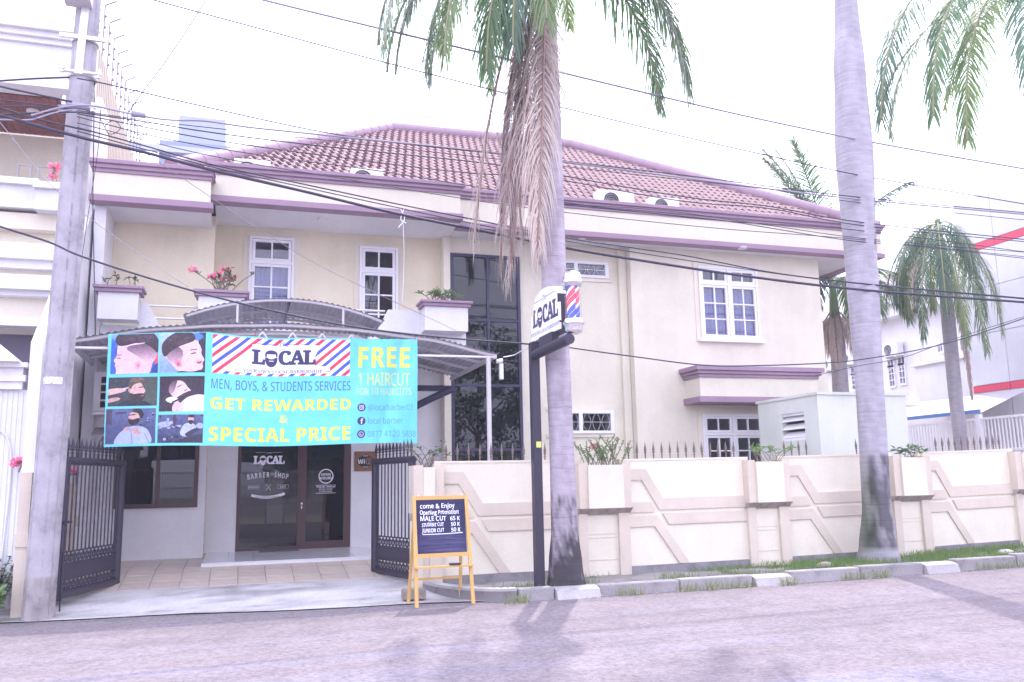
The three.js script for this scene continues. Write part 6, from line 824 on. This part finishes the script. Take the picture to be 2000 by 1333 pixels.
// grass and weeds
{
  const R = mulberry(55), o = [], blade = (x, y, z, h, w) => { const a = R() * 6.283, lx = Math.cos(a) * h * 0.45 * R(), lz = Math.sin(a) * h * 0.45 * R(), cx = Math.cos(a + 1.57) * w, cz = Math.sin(a + 1.57) * w; o.push(x - cx, y, z - cz, x + cx, y, z + cz, x + lx * 0.4, y + h * 0.62, z + lz * 0.4, x - cx, y, z - cz, x + lx * 0.4, y + h * 0.62, z + lz * 0.4, x + lx, y + h, z + lz); };
  for (let i = 0; i < 26000; i++) { const x = 3.4 + 13 * Math.pow(R(), 0.75), z = -12.3 + 1.3 * R(), n = fbm(x * 1.3, z * 2.6, 0, 66, 3); const dens = x < 7 ? 0.60 : x < 8.5 ? 0.53 : 0.44; if (n < dens) continue; blade(x, 0.085 + rise(x), z, 0.04 + 0.09 * R() * (x > 8 ? 1.1 : 0.8), 0.0035); }
  const grass = mesh('verge_grass', tris(o), new THREE.MeshPhysicalMaterial({ color: lin(0.16, 0.26, 0.06), roughness: 0.7, side: THREE.DoubleSide, transmission: 0.3, thickness: 0 })); tag(grass, 'short green grass growing along the verge under the wall', 'grass'); grass.userData.kind = 'stuff';
  const o2 = []; o.length = 0; const clumps = [[3.45, -10.72, 0.12], [5.05, -10.8, 0.15], [5.95, -10.8, 0.15], [6.35, -10.78, 0.12], [6.75, -10.8, 0.15], [7.45, -10.72, 0.1], [8.65, -10.8, 0.16], [9.1, -10.78, 0.12], [11.2, -10.8, 0.22], [11.6, -10.8, 0.22], [12.1, -10.8, 0.2], [12.9, -10.8, 0.2], [13.6, -10.8, 0.2]];
  for (const [x, z, s] of clumps) for (let i = 0; i < 60; i++) { const a = R() * 6.283, d = s * Math.sqrt(R()); blade(x + Math.cos(a) * d * 1.6, 0.7 * rise(x), z + Math.sin(a) * d * 0.35, 0.05 + 0.11 * R(), 0.004); }
  const weeds = mesh('kerb_weeds', tris(o), new THREE.MeshPhysicalMaterial({ color: lin(0.24, 0.29, 0.09), roughness: 0.7, side: THREE.DoubleSide, transmission: 0.3, thickness: 0 })); tag(weeds, 'pale green weeds sprouting along the foot of the kerb', 'weeds'); weeds.userData.kind = 'stuff';
  const lit = []; for (let i = 0; i < 140; i++) { const x = 4 + 10 * R(), z = -10.74 + 0.12 * R(), l = 0.02 + 0.05 * R(), a = R() * 6.283; leafBlade(lit, V(x, 0.7 * rise(x) + 0.012 + 0.02 * R(), z), V(Math.cos(a), 0.15, Math.sin(a)), V(0, 1, 0), l, l * 0.5); }
  const litter = mesh('leaf_litter', tris(lit), std(lin(0.36, 0.27, 0.19), 0.9, { side: THREE.DoubleSide })); tag(litter, 'dry leaf litter in the gutter along the kerb', 'litter'); litter.userData.kind = 'stuff';
  const stone = (name, label, x, z, s, c) => { const g = new THREE.IcosahedronGeometry(s, 2), p = g.attributes.position; for (let i = 0; i < p.count; i++) { const k = 0.8 + 0.4 * vnoise(p.getX(i) / s * 1.5 + 7, p.getY(i) / s * 1.5 + p.getZ(i) / s + x, 0, 44); p.setXYZ(i, p.getX(i) * k * 1.4, p.getY(i) * k * 0.55, p.getZ(i) * k); } g.computeVertexNormals(); g.translate(x, 0.1 + rise(x) + s * 0.3, z); tag(mesh(name, g, tx(std(c, 0.95, { map: T.concrete }), 0.4)), label, 'stone'); };
  stone('verge_stone', 'pale rounded stone lying in the grass right of the thick palm', 12.1, -11.35, 0.12, lin(0.62, 0.57, 0.52)); stone('verge_stone', 'flat brownish stone in the grass left of the thick palm', 8.75, -11.6, 0.1, lin(0.5, 0.42, 0.36));
}
// ---------- across the street, mirrored in the glass ----------
{
  const f = thing('opposite_fence', 'grey steel bar fence across the street mirrored in the shop door', 'fence', [3, 0, 5]);
  for (const [a, b] of [[-9, 1.25], [2.05, 16]]) { const bars = []; for (let x = a; x < b; x += 0.09) bars.push(box(x, x + 0.03, 0.25, 2.2, 5.0, 5.03)); mesh('bars', bars, C.tube, f, { kind: 'stuff' }); for (const y of [0.28, 0.9, 1.55, 2.15]) mesh('rail', box(a, b, y, y + 0.06, 4.96, 5.06), C.tube, f); mesh('base', box(a, b, -0.05, 0.25, 4.9, 5.15), C.cream, f); }
  const p = thing('opposite_pillar', 'white gate pillar with pointed cap across the street', 'pillar', [1.65, 0, 5]); mesh('shaft', box(1.32, 1.98, -0.05, 2.0, 4.8, 5.3), C.white, p); const cap = new THREE.ConeGeometry(0.5, 0.3, 4); cap.rotateY(Math.PI / 4); cap.translate(1.65, 2.15, 5.05); mesh('cap', cap, C.white, p);
  const R = mulberry(77);
  for (const [x, z, h, r, lb] of [[12.2, 11, 8.6, 4.2, 'tallest leafy tree across the street, mirrored in the stair glass'], [18.5, 12, 8.0, 3.6, 'second tall tree across the street beyond the mirrored one'], [3.2, 11, 4.6, 2.4, 'low round tree across the street behind the white pillar']]) {
    const t = thing('street_tree', lb, 'tree', [x, 0, z], 'trees across the street');
    const limbs = [rod(V(x, 0, z), V(x + 0.1, h * 0.5, z), 0.2, 0.13, 10)]; for (let k = 0; k < 7; k++) { const a = k * 0.9; limbs.push(rod(V(x + 0.1, h * (0.4 + 0.02 * k), z), V(x + Math.cos(a) * r * 0.6, h * (0.75 + 0.06 * (k % 3)), z + Math.sin(a) * r * 0.6), 0.07, 0.02, 6)); } mesh('trunk', limbs, C.stem, t);
    const o = []; for (let c = 0; c < 120; c++) { const a = R() * 6.283, e = Math.acos(2 * R() - 1), q = r * Math.cbrt(R()), cx = x + q * Math.sin(e) * Math.cos(a), cy = h * 0.72 + q * 0.95 * Math.cos(e), cz = z + q * Math.sin(e) * Math.sin(a); for (let i = 0; i < 70; i++) { const p = V(cx + (R() - 0.5) * 1.1, cy + (R() - 0.5) * 0.8, cz + (R() - 0.5) * 1.1), d = V(R() - 0.5, R() - 0.6, R() - 0.5).normalize(); leafBlade(o, p, d, V(R() - 0.5, 1, R() - 0.5).normalize(), 0.26, 0.14); } }
    mesh('crown', tris(o), C.leaf, t);
  }
}
scene.fog = new THREE.FogExp2(new THREE.Color(0.82, 0.81, 1.0), 0.0022);
renderer.render(scene, camera);
